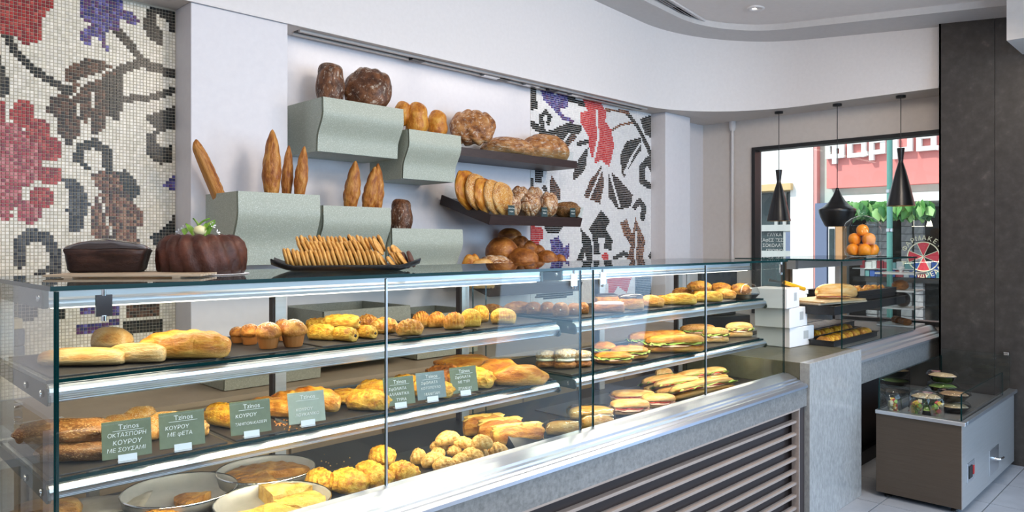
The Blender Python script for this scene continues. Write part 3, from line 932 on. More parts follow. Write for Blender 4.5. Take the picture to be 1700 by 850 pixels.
YP = YW - 0.002
bread_box(1.459, 1.868, 3.165, 3.508, 1.40, 1.733, 'speckled bread box on the pilaster holding four baguettes')
bread_box(1.967, 2.383, 3.30, YP, 1.40, 1.693, 'speckled bread box directly above the biscuit platter holding flutes')
bread_box(1.975, 2.479, 3.315, YP, 1.975, 2.247, 'topmost speckled bread box with the two dark floury loaves')
bread_box(2.518, 2.904, 3.315, YP, 1.868, 2.142, 'speckled bread box with three short rolls beside the upper shelf')
bread_box(2.391, 2.905, 3.30, YP, 1.30, 1.583, 'lowest visible speckled bread box with one brown loaf')
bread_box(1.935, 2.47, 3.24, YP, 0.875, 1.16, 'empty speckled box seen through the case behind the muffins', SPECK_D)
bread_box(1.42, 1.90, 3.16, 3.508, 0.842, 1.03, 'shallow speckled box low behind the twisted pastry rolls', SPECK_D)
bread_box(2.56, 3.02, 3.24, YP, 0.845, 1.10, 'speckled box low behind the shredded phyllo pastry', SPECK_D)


# ---------------------------------------------------------------- dark shelves
def tilt_shelf(zf, label, x0=3.049, x1=3.914, yf=3.206, guard=True, rise=0.15):
    s = empty('bread_shelf', (x0, YP, zf), label, 'shelf', 'dark wooden bread shelves')
    d = YP - yf
    ang = math.atan2(rise, d)
    base = Matrix.Translation((0, -d, 0)) @ Matrix.Rotation(ang, 4, 'X')
    ln = math.hypot(d, rise)
    W_ = x1 - x0
    MB().box(0.012, 0.012, -0.052, W_ - 0.012, ln - 0.03, -0.02, M=base).build('board', WENGE, s)
    f = MB().box(0, 0, -0.062, W_, 0.0119, 0.0, M=base)
    f.build('front_rail', WENGE, s)
    for xa in (0, W_ - 0.0119):
        MB().box(xa, 0.012, -0.062, xa + 0.0119, ln - 0.03, 0.0, M=base).build('side_rail', WENGE, s)
    if guard:
        for q in ((0.004, 0.003, W_ - 0.004, 0.008),):
            m = MB().box(q[0], q[1], 0.0, q[2], q[3], 0.072, M=base).mesh('glass_guard', [GLASS])
            link('glass_guard', m, s)
        m = MB().box(0.004, 0.010, 0.0, 0.009, ln - 0.05, 0.072, M=base).mesh('glass_guard', [GLASS])
        link('glass_guard', m, s)
        m = MB().box(W_ - 0.009, 0.010, 0.0, W_ - 0.004, ln - 0.05, 0.072, M=base).mesh('glass_guard', [GLASS])
        link('glass_guard', m, s)
    s['ang'] = ang
    return s, base


sh2, base2 = tilt_shelf(1.672, 'tilted dark shelf with glass guard and the sesame breads')
sh3, base3 = tilt_shelf(1.235, 'tilted dark shelf just behind the glass top with round rolls')
s1 = empty('bread_shelf', (2.925, YP, 2.04), 'level dark shelf highest on the wall with three rustic loaves', 'shelf', 'dark wooden bread shelves')
MB().box(0.0, 3.40 - YP, 0, 4.09 - 2.925, -0.0, 0.052).build('board', WENGE, s1)
MB().box(0.02, 3.41 - YP, 0.0525, 4.06 - 2.925, 3.415 - YP, 0.115).build('glass_guard', GLASS, s1)

# ---------------------------------------------------------------- pendants
def pendant(px, pytop, pybot, prof, label, kind):
    X = 6.14
    p = at_x(px, pybot, X)
    t = at_x(px, pytop, X)
    h = t.z - p.z
    r = empty('pendant_lamp', (p.x, p.y, p.z), label, 'lamp', 'black pendant lamps by the window')
    MB().lathe([(a, b * h) for a, b in prof] + [(0.012, h)], 40).build('shade', PENDM, r)
    MB().lathe([(a * 0.93, b * h + 0.001) for a, b in prof if b < 0.37], 40).build('inner_shade', BRASS, r)
    MB().tube([(0, 0, h), (0, 0, SOF - 0.015 - p.z)], 0.0032, 8).build('cord', BLACK, r)
    MB().lathe([(0.001, SOF - 0.019 - p.z), (0.035, SOF - 0.018 - p.z), (0.035, SOF - p.z)], 20).build('canopy', BLACK, r)
    MB().lathe([(0.001, 0.03), (0.03, 0.045), (0.032, 0.07), (0.015, 0.10)], 16).build('bulb', mat('warm_bulb', (1, 0.9, 0.7), 0.4, emit=(1, 0.78, 0.45), estr=6), r)
    return r


PENDM = mat('black_lacquer_shade', (0.012, 0.012, 0.013), 0.30, 0.0, 0.5)
BRASS = mat('brass_inside', (0.75, 0.52, 0.22), 0.35, 1.0)
tall = [(0.100, 0.0), (0.098, 0.012), (0.080, 0.20), (0.060, 0.40), (0.038, 0.60), (0.020, 0.735), (0.0165, 0.765), (0.018, 0.80), (0.023, 0.90), (0.0275, 0.985), (0.0275, 1.0)]
wide = [(0.088, 0.0), (0.096, 0.03), (0.125, 0.22), (0.140, 0.36), (0.1435, 0.44), (0.141, 0.452), (0.105, 0.52), (0.066, 0.64), (0.035, 0.80), (0.016, 0.94), (0.010, 1.0)]
pendant(1293, 282, 367, tall, 'tall black hourglass pendant hanging by the white pipe', 't')
pendant(1390, 312, 376, wide, 'squat wide black pendant hanging between the two tall ones', 'w')
pendant(1495.5, 246, 342, tall, 'tall black hourglass pendant hanging closest to the stone column', 't')

# ---------------------------------------------------------------- the street outside the window
PINK = mat('pink_fascia', (0.74, 0.24, 0.22), 0.6)
PINKD = mat('pink_trim', (0.75, 0.35, 0.33), 0.6)
RENDER_W = mat('white_render', (0.85, 0.85, 0.84), 0.8)
MINT = noisy('mint_render', [(0.3, (0.50, 0.62, 0.55)), (0.7, (0.62, 0.70, 0.65))], 4, 0.8)
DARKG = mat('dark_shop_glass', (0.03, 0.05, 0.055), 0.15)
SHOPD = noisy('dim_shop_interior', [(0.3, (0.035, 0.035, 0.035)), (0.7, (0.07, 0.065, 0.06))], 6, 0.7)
BRICKG = noisy('grey_brick', [(0.3, (0.24, 0.24, 0.25)), (0.7, (0.40, 0.40, 0.41))], 5, 0.8)
POLEG = mat('green_pole_paint', (0.10, 0.30, 0.26), 0.4)
CREAMP = mat('cream_paint', (0.80, 0.72, 0.50), 0.6)
REDP = mat('red_paint', (0.62, 0.03, 0.05), 0.5)
ORANGEP = mat('orange_wood', (0.55, 0.30, 0.14), 0.6)
BLUEP = mat('blue_grey_shutter', (0.16, 0.20, 0.32), 0.6)
structure(MB().box(XW + 0.18, -12, -0.2, 40, 22, -0.05).build('street', noisy('asphalt', [(0.3, (0.16, 0.16, 0.16)), (0.7, (0.22, 0.22, 0.22))], 6, 0.8)), 'grey street outside the window')
DX = 13.0
def ox(px, py, x=DX): return at_x(px, py, x)


def orect(f, px0, py0, px1, py1, d0, d1, mi=0, x=DX):
    """block whose street face (at X = x - d0) fills this part of the window view"""
    a, b = ox(px0, py0, x), ox(px1, py1, x)
    f.box(x - d0, min(a.y, b.y), min(a.z, b.z), x + d1, max(a.y, b.y), max(a.z, b.z), mi)
    return f


# white building with a dark shop window
wb = empty('white_building', (DX, ox(1300, 400).y, 0), 'bright white rendered building across the street with a dark shop window', 'building')
def wl(o):
    o.location = -wb.location
    return o
a0, a1, a2 = ox(1180, 300).y, ox(1312, 300).y, ox(1352, 300).y + 0.02
za, zb = ox(1285, 308).z, ox(1285, 560).z
f = MB().box(DX, a2, -0.05, DX + 4, a1, 7).box(DX, a1, za, DX + 4, a0 + 3, 7).box(DX + 0.4, a1, -0.05, DX + 4, a0 + 3, za)
wl(f.build('wall', RENDER_W, wb))
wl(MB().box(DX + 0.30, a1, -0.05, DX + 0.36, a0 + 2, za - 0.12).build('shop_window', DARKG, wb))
wl(MB().box(DX - 0.10, a1 - 0.05, za - 0.10, DX + 0.3, a0 + 2, za + 0.02).build('awning_box', mat('yellow_beige', (0.7, 0.5, 0.25), 0.7), wb))
fr_m = mat('grey_window_frame', (0.45, 0.47, 0.47), 0.5)
for py in (378, 422):
    z = ox(1285, py).z
    wl(MB().box(DX + 0.24, a1, z - 0.06, DX + 0.30, a0 + 2, z + 0.06).build('window_rail', fr_m, wb))
for px in (1278, 1292):
    y = ox(px, 350).y
    wl(MB().box(DX + 0.25, y - 0.03, ox(px, 378).z, DX + 0.30, y + 0.03, za - 0.12).build('window_mullion', fr_m, wb))
y0, y1 = ox(1308, 400).y, ox(1290, 400).y
wl(MB().box(DX + 0.26, y0, ox(1300, 420).z, DX + 0.30, y1, ox(1300, 383).z).build('poster_frame', fr_m, wb))
wl(MB().box(DX + 0.25, y0 + 0.05, ox(1300, 418).z, DX + 0.259, y1 - 0.05, ox(1300, 385).z).build('poster', BLUEP, wb))
rotl = (R(90), 0, R(-90))
for i, tx in enumerate(('ΓΛΥΚΑ', 'ΚΑΦΕΣ ΖΕΣΤΗ', 'ΣΟΚΟΛΑΤΑ', 'ΠΡΩΙΝΟ')):
    p = ox(1274, 392 + i * 9.0)
    wl(lettering('lettering', tx, 0.085, mat('faded_white', (0.45, 0.45, 0.45), 0.8), wb, None, rotl, 'CENTER', 0.002)).location = Vector((DX + 0.29, p.y, p.z)) - wb.location

# pharmacy: pink fascia, mint wall, dark shop below
ph = empty('pharmacy_building', (DX, ox(1470, 400).y, 0), 'pharmacy shopfront with pink fascia and outlined white letters across the street', 'building')
def pl(o):
    o.location = -ph.location
    return o
yl, yr = ox(1353, 300).y, -6.0
f = MB().box(DX + 0.1, yr, ox(1440, 335).z, DX + 4, yl, 7)
pl(f.build('wall', MINT, ph))
z0, z1 = ox(1467, 309).z, ox(1467, 200).z
pl(MB().box(DX - 0.12, yr, z0, DX + 0.099, ox(1377, 300).y, z1 + 0.5).build('fascia', PINK, ph))
pl(MB().box(DX - 0.04, yl - 0.05, -0.05, DX + 0.099, yl, 7).build('pink_pilaster', PINKD, ph))
z2 = ox(1467, 338).z
pl(MB().box(DX - 0.35, yr, z2, DX + 0.1, ox(1405, 300).y, z2 + 0.14).build('awning_cassette', RENDER_W, ph))
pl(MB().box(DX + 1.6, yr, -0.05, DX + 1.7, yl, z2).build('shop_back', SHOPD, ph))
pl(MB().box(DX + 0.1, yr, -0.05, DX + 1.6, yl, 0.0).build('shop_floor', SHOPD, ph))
# blue shutter, white jamb and orange door frame beside the shop
for nm, q, m in (('shutter', (1353, 338, 1376, 560), BLUEP), ('door_jamb', (1379, 372, 1390, 560), RENDER_W), ('door_glass', (1381, 380, 1389, 426), DARKG), ('orange_post', (1391, 372, 1402, 560), ORANGEP)):
    f = MB()
    orect(f, q[0] + 4 * (nm == 'shutter'), q[1], q[2], q[3], 0.10 + 0.02 * (nm == 'door_glass'), 0.1)
    pl(f.build(nm, m, ph))
# letters built as outlined squares of pale tube: the end of a larger sign
SK = [0]


def stroke(f, pts, r, x):
    q = [Vector((x, p.y, p.z)) for p in (ox(*a) for a in pts)]
    for a, b in zip(q[:-1], q[1:]):
        d = (b - a).normalized()
        n_ = Vector((0, -d.z, d.y)) * r
        a_, b_ = a - d * r, b + d * r
        v = [a_ + n_, b_ + n_, b_ - n_, a_ - n_]
        SK[0] += 1
        e_ = 0.0017 * (SK[0] % 7)
        f.add([(x - 0.07 - e_, p.y, p.z) for p in v] + [(x + 0.012 - e_, p.y, p.z) for p in v], [(0, 1, 2, 3), (7, 6, 5, 4), (0, 4, 5, 1), (1, 5, 6, 2), (2, 6, 7, 3), (3, 7, 4, 0)])
GLY = [
    [[(1396, 241), (1382, 241), (1382, 262), (1405, 260), (1405, 244), (1393, 245), (1393, 270)]],
    [[(1418, 238), (1441, 236), (1441, 258), (1418, 260), (1418, 238)], [(1441, 258), (1444, 257)]],
    [[(1454, 264), (1454, 236), (1472, 234), (1472, 253), (1454, 255)]],
    [[(1493, 262), (1493, 231)], [(1493, 251), (1517, 249), (1517, 229)]],
    [[(1532, 229), (1556, 227), (1556, 247), (1532, 249), (1532, 229)], [(1556, 247), (1560, 247)]],
]
for g in GLY:
    f = MB()
    for s_ in g: stroke(f, s_, 0.036, DX - 0.14)
    pl(f.build('sign_letter', RENDER_W, ph))
# brick piers, one by one, in the shop
bm_ = MB().box(0, -0.2, -0.075, 0.1, 0.2, 0.075).mesh('brick', BRICKG)
rnd = random.Random(5)
for c0, c1 in ((1484, 1503), (1506, 1522), (1425, 1466)):
    ya, yb_ = ox(c1, 400).y, ox(c0, 400).y
    n = max(1, round((yb_ - ya) / 0.22))
    for j in range(17):
        z = ox(1490, 362).z - 0.07 - j * 0.125
        for i in range(n):
            wid = (yb_ - ya) / n
            b = link('brick', bm_, ph, Vector((DX + 0.35 + rnd.uniform(-0.01, 0.01), ya + wid * (i + 0.5), z)) - ph.location, (1, wid * 0.47 / 0.2, 0.058 / 0.075))
# shelf of boxes behind the glass of the shop
for px, py in ((1440, 445), (1500, 445)):
    p = ox(px, py)
pl(MB().box(DX + 0.30, ox(1560, 450).y, ox(1480, 470).z, DX + 0.6, ox(1405, 450).y, ox(1480, 462).z).build('window_ledge', SHOPD, ph))
cols_ = [mat('pack_red', (0.6, 0.06, 0.08), 0.5), mat('pack_white', (0.8, 0.8, 0.8), 0.5), mat('pack_blue', (0.06, 0.15, 0.5), 0.5), mat('pack_teal', (0.2, 0.45, 0.45), 0.5)]
for row in range(2):
    zz = ox(1480, 461 - 14 * row).z
    pl(MB().box(DX + 0.28, ox(1560, 450).y, zz - 0.015, DX + 0.55, ox(1405, 450).y, zz).build('display_shelf', RENDER_W, ph)) if row else None
    y = ox(1406, 450).y - 0.1
    while y > ox(1556, 450).y:
        wd = rnd.uniform(0.07, 0.13)
        pl(MB().box(DX + 0.31, y - wd, zz + 0.001, DX + 0.42, y - 0.01, zz + rnd.uniform(0.09, 0.14)).build('carton', rnd.choice(cols_), ph))
        y -= wd
# big pharmacy emblem on the glass, letters round a wheel of red wedges
ec = ox(1533, 426, DX - 0.1)
ER = abs(ox(1533, 402, DX - 0.1).z - ec.z)
em = empty('pharmacy_emblem', ec, 'round red and black wheel emblem ringed with cream Greek letters', 'sign')
f = MB()
for k in range(4):
    a0_ = PI / 2 + k * PI / 2 - 0.42
    pts = [(0, 0, 0)] + [(0, ER * math.cos(a0_ + 0.84 * t / 8), ER * math.sin(a0_ + 0.84 * t / 8)) for t in range(9)]
    f2 = MB().add(pts, [tuple(range(10))])
    f2.build('red_wedge', REDP, em)
f = MB()
n = 48
ring_o = [[(-0.004, ER * q * math.cos(2 * PI * k / n), ER * q * math.sin(2 * PI * k / n)) for k in range(n)] for q in (0.97, 1.04)]
f.grid(ring_o, closed=True)
for k in range(8):
    a_ = PI / 4 * (k // 2 * 2) + PI / 2 + (-0.42 if k % 2 else 0.42)
    d, nn = Vector((0, math.cos(a_), math.sin(a_))), Vector((0, -math.sin(a_), math.cos(a_))) * ER * 0.018
    f.add([nn, d * ER + nn, d * ER - nn, -nn], [(0, 1, 2, 3)], M=Matrix.Translation((-0.005, 0, 0)))
f.build('cream_outline', CREAMP, em)
MB().lathe([(ER * 1.5, 0.01), (ER * 1.5, 0.012)], 48, M=Matrix.Rotation(R(90), 4, 'Y')).build('dark_disc', SHOPD, em)
for txt, a_start, a_step, flip in (('ΦΑΡΜΑΚΕΙΟ', 154, -16.6, False), ('Α. ΑΝΔΡΕΑΔΗΣ', 200, 13.6, True)):
    for i, chh in enumerate(txt):
        if chh == ' ': continue
        parts_ = ('O', 'I') if chh == '\u03a6' else (chh,)
        a_ = R(a_start + a_step * i)
        r_ = ER * (1.30 if not flip else 1.30)
        # seen from inside, +Y is towards the left
        yv, zv = -r_ * math.cos(a_), r_ * math.sin(a_)
        ang = (a_ - PI / 2) if not flip else (a_ + PI / 2)
        Mx = Matrix.Translation((-0.012, yv, zv)) @ Matrix.Rotation(R(-90), 4, 'Z') @ Matrix.Rotation(R(90), 4, 'X') @ Matrix.Rotation(ang, 4, 'Z') @ Matrix.Translation((0, -ER * 0.15, 0))
        for cp_ in parts_:
            o = lettering('lettering', cp_, ER * 0.44, CREAMP, em, None, (0, 0, 0), 'CENTER', 0.003 if cp_ != 'I' else 0.0034)
            o.matrix_local = Mx
# three little lit lamps inside the pharmacy
for px in (1519, 1529, 1543):
    p = ox(px, 371, DX + 0.9)
    o = empty('shop_lamp', p, {1519: 'glowing shop lamp above the edge of the wheel emblem', 1529: 'glowing shop lamp in the middle of the three', 1543: 'glowing shop lamp closest to the stone column'}[px], 'lamp', 'glowing lamps in the pharmacy')
    MB().lathe([(0.05, -0.05), (0.03, 0.03), (0.012, 0.07)], 14).build('shade', mat('glowing_shade', (1, 0.9, 0.7), 0.5, emit=(1, 0.9, 0.7), estr=3), o)
# green pole on the pavement
p = ox(1477, 400, 10.0)
pole = empty('green_pole', (10.0, p.y, -0.05), 'slim green painted lamp post standing on the pavement', 'pole')
MB().tube([(0, 0, 0), (0, 0, 6)], 0.034, 14).build('shaft', POLEG, pole)
MB().lathe([(0.06, 0), (0.06, 0.5), (0.035, 0.56)], 14).build('foot', POLEG, pole)
for z in (ox(1477, 320, 10.0).z + 0.05, ox(1477, 378, 10.0).z):
    MB().lathe([(0.042, z), (0.042, z + 0.04)], 14).build('clamp', ALU_D, pole)
# hanging greenery along the awning
LEAFS = [mat('leaf_' + n_, c, 0.5) for n_, c in (('mid_green', (0.10, 0.30, 0.07)), ('dark_green', (0.03, 0.14, 0.035)), ('pale_green', (0.26, 0.48, 0.16)))]
hg = empty('hanging_garland', (DX - 0.4, ox(1470, 348).y, ox(1470, 340).z), 'garland of broad green leaves hanging under the pharmacy awning', 'plant')
lv = []
for m in LEAFS:
    f = MB()
    f.add([(0, 0, 0), (0.010, -0.055, -0.035), (0.012, -0.06, -0.10), (0.0, 0, -0.18), (0.012, 0.06, -0.10), (0.010, 0.055, -0.035), (-0.02, 0, -0.07)], [(0, 1, 6), (1, 2, 6), (2, 3, 6), (3, 4, 6), (4, 5, 6), (5, 0, 6)], 0, True)
    lv.append(f.mesh('leaf', m))
rnd = random.Random(11)
for k in range(240):
    px = rnd.uniform(1405, 1562)
    p = Vector((DX - 0.42 - rnd.uniform(0, 0.22), ox(px, 340).y, ox(px, rnd.uniform(335, 350)).z))
    link('leaf', rnd.choice(lv), hg, p - hg.location, (1.3,) * 3, (rnd.uniform(-0.7, 0.7), rnd.uniform(-0.5, 0.5), rnd.uniform(-1.2, 1.2)))
# ---------------------------------------------------------------- baked goods: one mesh per kind in a unit box, copied and sized
def lump(nu=24, nv=18, e=2.4, s=2.0, flat=0.36, ridges=0.0, depth=0.0, skew=0.0, namp=0.03, ns=3.0, seed=0.0, curve=0.0, taper=0.0, cut=None, up=0.0, sharp=1.0):
    rows = []
    for i in range(nu + 1):
        t = math.sin((-1 + 2 * i / nu) * PI / 2)
        t = 0.6 * t + 0.4 * (-1 + 2 * i / nu)
        if i in (0, nu): t = -1.0 if i == 0 else 1.0
        r = max(0.0, 1 - abs(t) ** e) ** (1 / e)
        r *= 1 - taper * (t + 1) / 2
        row = []
        for k in range(nv):
            th = 2 * PI * k / nv
            c, q = math.cos(th), math.sin(th)
            cy = math.copysign(abs(c) ** (2 / s), c)
            cz = math.copysign(abs(q) ** (2 / s), q)
            g = 1.0
            if ridges:
                g += depth * (abs(math.sin(PI * ridges * (t + skew * c))) ** sharp - 0.6) * (1 if q > -0.3 else 0.3)
            y = 0.5 * r * cy * g
            z = flat + (1 - flat) * cz * r * g if cz > 0 else flat + flat * cz * 1.15 * min(1, r * 1.6)
            p = Vector((0.5 * t, y, z))
            d = noise.noise_vector(Vector((p.x * ns + seed, p.y * ns, p.z * ns * 0.6 + seed * 1.7))) * namp
            if q < -0.5: d *= 0.2
            p += d
            p.y += curve * (t * t - 0.4)
            p.z += up * (t * t) * 0.5
            p.z = max(p.z, 0.0)
            row.append(tuple(p))
        rows.append(row)
    f = MB().grid(rows, closed=True)
    n = len(f.v)
    f.f.append(tuple(range(nv))[::-1]); f.f.append(tuple(range(n - nv, n)))
    f.mi += [0, 0]; f.sm += [True, True]
    return f


def scatter(src, n, size, seed=1, zmin=0.45):
    """tiny seeds lying on the upper skin of a mesh builder"""
    rnd = random.Random(seed)
    out = MB()
    quads = [q for q in src.f if len(q) == 4]
    tries = 0
    while n > 0 and tries < 20000:
        tries += 1
        q = rnd.choice(quads)
        a, b, c, d = (Vector(src.v[i]) for i in q)
        u, v = rnd.random(), rnd.random()
        p = a.lerp(b, u).lerp(d.lerp(c, u), v)
        nn = (c - a).cross(d - b)
        if nn.length < 1e-7 or p.z < zmin: continue
        nn.normalize()
        tdir = nn.orthogonal().normalized()
        tdir.rotate(Matrix.Rotation(rnd.uniform(0, 6.28), 3, nn))
        bi = nn.cross(tdir)
        s_ = size * rnd.uniform(0.7, 1.2)
        out.add([p + tdir * s_, p + bi * s_ * 0.55, p - tdir * s_, p - bi * s_ * 0.55, p + nn * s_ * 0.6], [(0, 1, 4), (1, 2, 4), (2, 3, 4), (3, 0, 4)], 0, True)
        n -= 1
    return out


GOLD = crust('golden_crust', (0.36, 0.10, 0.010), (0.58, 0.22, 0.022), (0.70, 0.36, 0.055), (0.66, 0.36, 0.09))
YELL = crust('yellow_phyllo', (0.50, 0.17, 0.012), (0.72, 0.36, 0.025), (0.80, 0.52, 0.075), (0.74, 0.44, 0.09), scale=5, bump=0.45)
BRWN = crust('brown_crust', (0.17, 0.05, 0.010), (0.33, 0.11, 0.020), (0.50, 0.20, 0.042), (0.42, 0.18, 0.05))
BAGT = crust('baguette_crust', (0.26, 0.07, 0.010), (0.46, 0.17, 0.026), (0.62, 0.30, 0.07), (0.50, 0.22, 0.045), scale=4)
PALE = crust('pale_crust', (0.56, 0.24, 0.045), (0.68, 0.38, 0.11), (0.74, 0.50, 0.22), (0.70, 0.46, 0.21), scale=2.4)
DARKB = crust('rye_crust', (0.055, 0.020, 0.009), (0.12, 0.045, 0.018), (0.22, 0.09, 0.036), (0.14, 0.055, 0.025), scale=4, flour=0.22)
FLOUR = crust('floury_crust', (0.22, 0.070, 0.016), (0.46, 0.22, 0.075), (0.60, 0.37, 0.18), (0.50, 0.28, 0.12), scale=5, flour=0.5, cracks=2.0)
SESAM = crust('sesame_crust', (0.40, 0.14, 0.022), (0.58, 0.26, 0.045), (0.68, 0.38, 0.10), (0.46, 0.23, 0.06), seeds=(0.76, 0.55, 0.27), sscale=26)
SEEDY = crust('dark_seeded_crust', (0.085, 0.032, 0.008), (0.16, 0.062, 0.014), (0.26, 0.11, 0.03), (0.22, 0.10, 0.03), seeds=(0.34, 0.18, 0.055), sscale=20)
COOK = crust('biscuit', (0.54, 0.23, 0.045), (0.68, 0.36, 0.09), (0.76, 0.47, 0.16), (0.66, 0.34, 0.085), scale=4, bump=0.3, coat=0)
TWIST = crust('crumbly_pastry', (0.52, 0.23, 0.04), (0.70, 0.42, 0.11), (0.78, 0.54, 0.21), (0.70, 0.43, 0.13), scale=6, bump=0.3, coat=0)
CHOC = crust('chocolate_cake', (0.020, 0.009, 0.007), (0.035, 0.015, 0.011), (0.06, 0.026, 0.018), (0.025, 0.011, 0.009), scale=5, bump=0.15, coat=0.0, rough=0.5)
BUNDT = crust('bundt_cake', (0.035, 0.010, 0.006), (0.070, 0.021, 0.012), (0.13, 0.042, 0.024), (0.035, 0.011, 0.007), scale=14, bump=0.25, coat=0.0, rough=0.5)
CHOCI = mat('chocolate_icing', (0.035, 0.016, 0.012), 0.25, 0, 0.5, 0.5)
CHOCB = mat('chocolate_biscuit', (0.09, 0.035, 0.022), 0.6)
CREAM = mat('whipped_cream', (0.82, 0.78, 0.66), 0.5)
PINKI = mat('pink_icing', (0.72, 0.50, 0.44), 0.35, 0, 0.5, 0.4)
HAM = noisy('ham', [(0.3, (0.66, 0.36, 0.28)), (0.7, (0.78, 0.55, 0.42))], 5, 0.4)
LETT = noisy('lettuce', [(0.3, (0.20, 0.42, 0.05)), (0.7, (0.50, 0.66, 0.18))], 4, 0.45)
TOMA = noisy('tomato', [(0.3, (0.52, 0.04, 0.02)), (0.7, (0.66, 0.10, 0.05))], 6, 0.25)
SEEDM = mat('sesame_seed', (0.76, 0.60, 0.36), 0.5)
OATM = mat('grain_seed', (0.46, 0.30, 0.14), 0.6)
SUGAR = mat('pearl_sugar', (0.85, 0.80, 0.70), 0.4)
PASTF = mat('pastry_filling', (0.035, 0.018, 0.012), 0.4)
PAPERC = mat('paper_case', (0.36, 0.13, 0.025), 0.7)

PROTO = {}


def define(kind, name, builder, material, kids=()):
    PROTO[kind] = (name, builder.mesh(name, material), [(n_, b.mesh(n_, m_), st) for n_, b, m_, st in kids])


def place(kind, loc, rot, scale, label, cat, group, name=None):
    nm, me, kids = PROTO[kind]
    o = link(name or nm, me, None, loc, scale, rot)
    tag(o, label, cat, group)
    for kn, km, st in kids:
        c = link(kn, km, o)
        if st: c['kind'] = 'stuff'
    return o


def item(kind, box, z, label, cat='pastry', group=None, rot=0.0, dr=0.55, tilt=(0, 0), name=None, hmin=0.018, hmax=0.2):
    x0, y0, x1, y1 = box
    p = at_z((x0 + x1) / 2, y1, z)
    w_ = CC * p.x + SX * p.y
    A = (x1 - x0) * w_ / FPX
    th = R(rot)
    Ln = A / math.sqrt(math.cos(th) ** 2 + (dr * math.sin(th)) ** 2)
    D = Ln * dr
    E = math.sqrt((Ln * math.sin(th)) ** 2 + (D * math.cos(th)) ** 2)
    k = 1 + 0.5 * E / w_
    Ln, D = Ln * k, D * k
    q = at_z((x0 + x1) / 2, y1, z)
    d = Vector((q.x, q.y, 0)).normalized()
    c = q + d * E * 0.40
    Ht = min(hmax, max(hmin, (y1 - y0) * w_ / FPX - 0.55 * E * (EYE - z) / w_))
    return place(kind, c, (R(tilt[0]), R(tilt[1]), -math.atan2(CC, SX) + th), (Ln, D, Ht), label, cat, group, name)


b_ = lump(e=3.0, namp=0.03); define('loaf', 'bread_loaf', b_, PALE)
b_ = lump(nu=40, e=2.6, ridges=2.2, depth=0.20, skew=0.35, namp=0.02, sharp=0.6); define('scored', 'bread_loaf', b_, GOLD)
b_ = lump(nu=64, e=2.2, ridges=4.5, depth=0.26, skew=0.5, namp=0.03, sharp=0.5, flat=0.48); define('baguette', 'baguette', b_, BAGT)
b_ = lump(nu=56, e=1.7, ridges=2.4, depth=0.20, skew=0.9, namp=0.03, flat=0.48, sharp=0.5, taper=0.25); define('flute', 'baguette', b_, BAGT)
b_ = lump(nu=30, e=3.2, ridges=1.0, depth=0.12, skew=0.5, namp=0.03); define('rye', 'bread_loaf', b_, DARKB)
b_ = lump(nu=30, nv=26, e=2.1, namp=0.05, ns=4, ridges=1.6, depth=0.14, skew=0.6, sharp=0.5); define('boule', 'round_loaf', b_, FLOUR)
b_ = lump(nu=30, nv=26, e=2.1, namp=0.05, ns=4, ridges=2.6, depth=0.10, skew=-0.6, sharp=0.5, seed=4); define('ryeboule', 'round_loaf', b_, DARKB)
b_ = lump(nu=44, nv=28, e=2.2, namp=0.05, ns=4, ridges=2.2, depth=0.20, skew=0.5, sharp=0.45, seed=9); define('rustic', 'rustic_loaf', b_, crust('rustic_crust', (0.16, 0.05, 0.012), (0.36, 0.14, 0.035), (0.55, 0.28, 0.10), (0.50, 0.27, 0.11), scale=5, flour=0.30))
b_ = lump(e=2.2, namp=0.04); define('bun', 'bread_roll', b_, BRWN)
b_ = lump(e=2.3, namp=0.04, ridges=1.0, depth=0.12, skew=0.3); define('roll', 'bread_roll', b_, GOLD)
b_ = lump(e=2.2, namp=0.03, flat=0.5); define('sesame', 'sesame_bread', b_, SESAM, [('sesame_seed', scatter(b_, 480, 0.019, zmin=0.30), SEEDM, True)])
b_ = lump(e=2.3, namp=0.07, ns=5); define('sesbun', 'sesame_roll', b_, SESAM, [('sesame_seed', scatter(b_, 420, 0.021), SEEDM, True)])
b_ = lump(nu=30, e=2.6, namp=0.09, ns=6, seed=2); define('seeded', 'seeded_loaf', b_, SEEDY, [('grain_seed', scatter(b_, 620, 0.017, zmin=0.3), OATM, True)])
b_ = lump(nu=44, e=1.9, ridges=3.5, depth=0.24, skew=0.12, namp=0.03, curve=0.12, flat=0.40); define('croissant', 'croissant', b_, GOLD)
b_ = lump(nu=48, e=2.2, ridges=5.0, depth=0.16, skew=0.30, namp=0.02, flat=0.42); define('shell', 'striped_croissant', b_, YELL)
b_ = lump(nu=40, e=2.0, ridges=3.2, depth=0.2, skew=0.2, namp=0.09, ns=7); define('nutty', 'almond_croissant', b_, GOLD, [('almond_flake', scatter(b_, 260, 0.022), SEEDM, True)])
b_ = lump(nu=30, e=3.4, ridges=2.6, depth=0.12, skew=0.3, namp=0.05, ns=5)
define('phyllo', 'phyllo_roll', b_, YELL, [('filling', MB().lathe([(0.13, -0.006), (0.11, 0.02), (0.001, 0.024)], 12, M=Matrix.Translation((0.475, 0.05, 0.40)) @ Matrix.Rotation(R(90), 4, 'Y')), PASTF, False)])
b_ = lump(nu=44, nv=24, e=2.2, ridges=6.0, depth=0.20, skew=0.9, namp=0.08, ns=7, sharp=0.6); define('layered', 'phyllo_pastry', b_, YELL)
b_ = lump(nu=44, nv=24, e=2.1, ridges=8.0, depth=0.3, skew=-1.4, namp=0.12, ns=9, sharp=0.7); define('shredded', 'kataifi_pastry', b_, BRWN)
b_ = lump(nu=28, e=2.0, namp=0.07, ns=4, ridges=1.2, depth=0.1, skew=0.6); define('turnover', 'cheese_turnover', b_, GOLD)
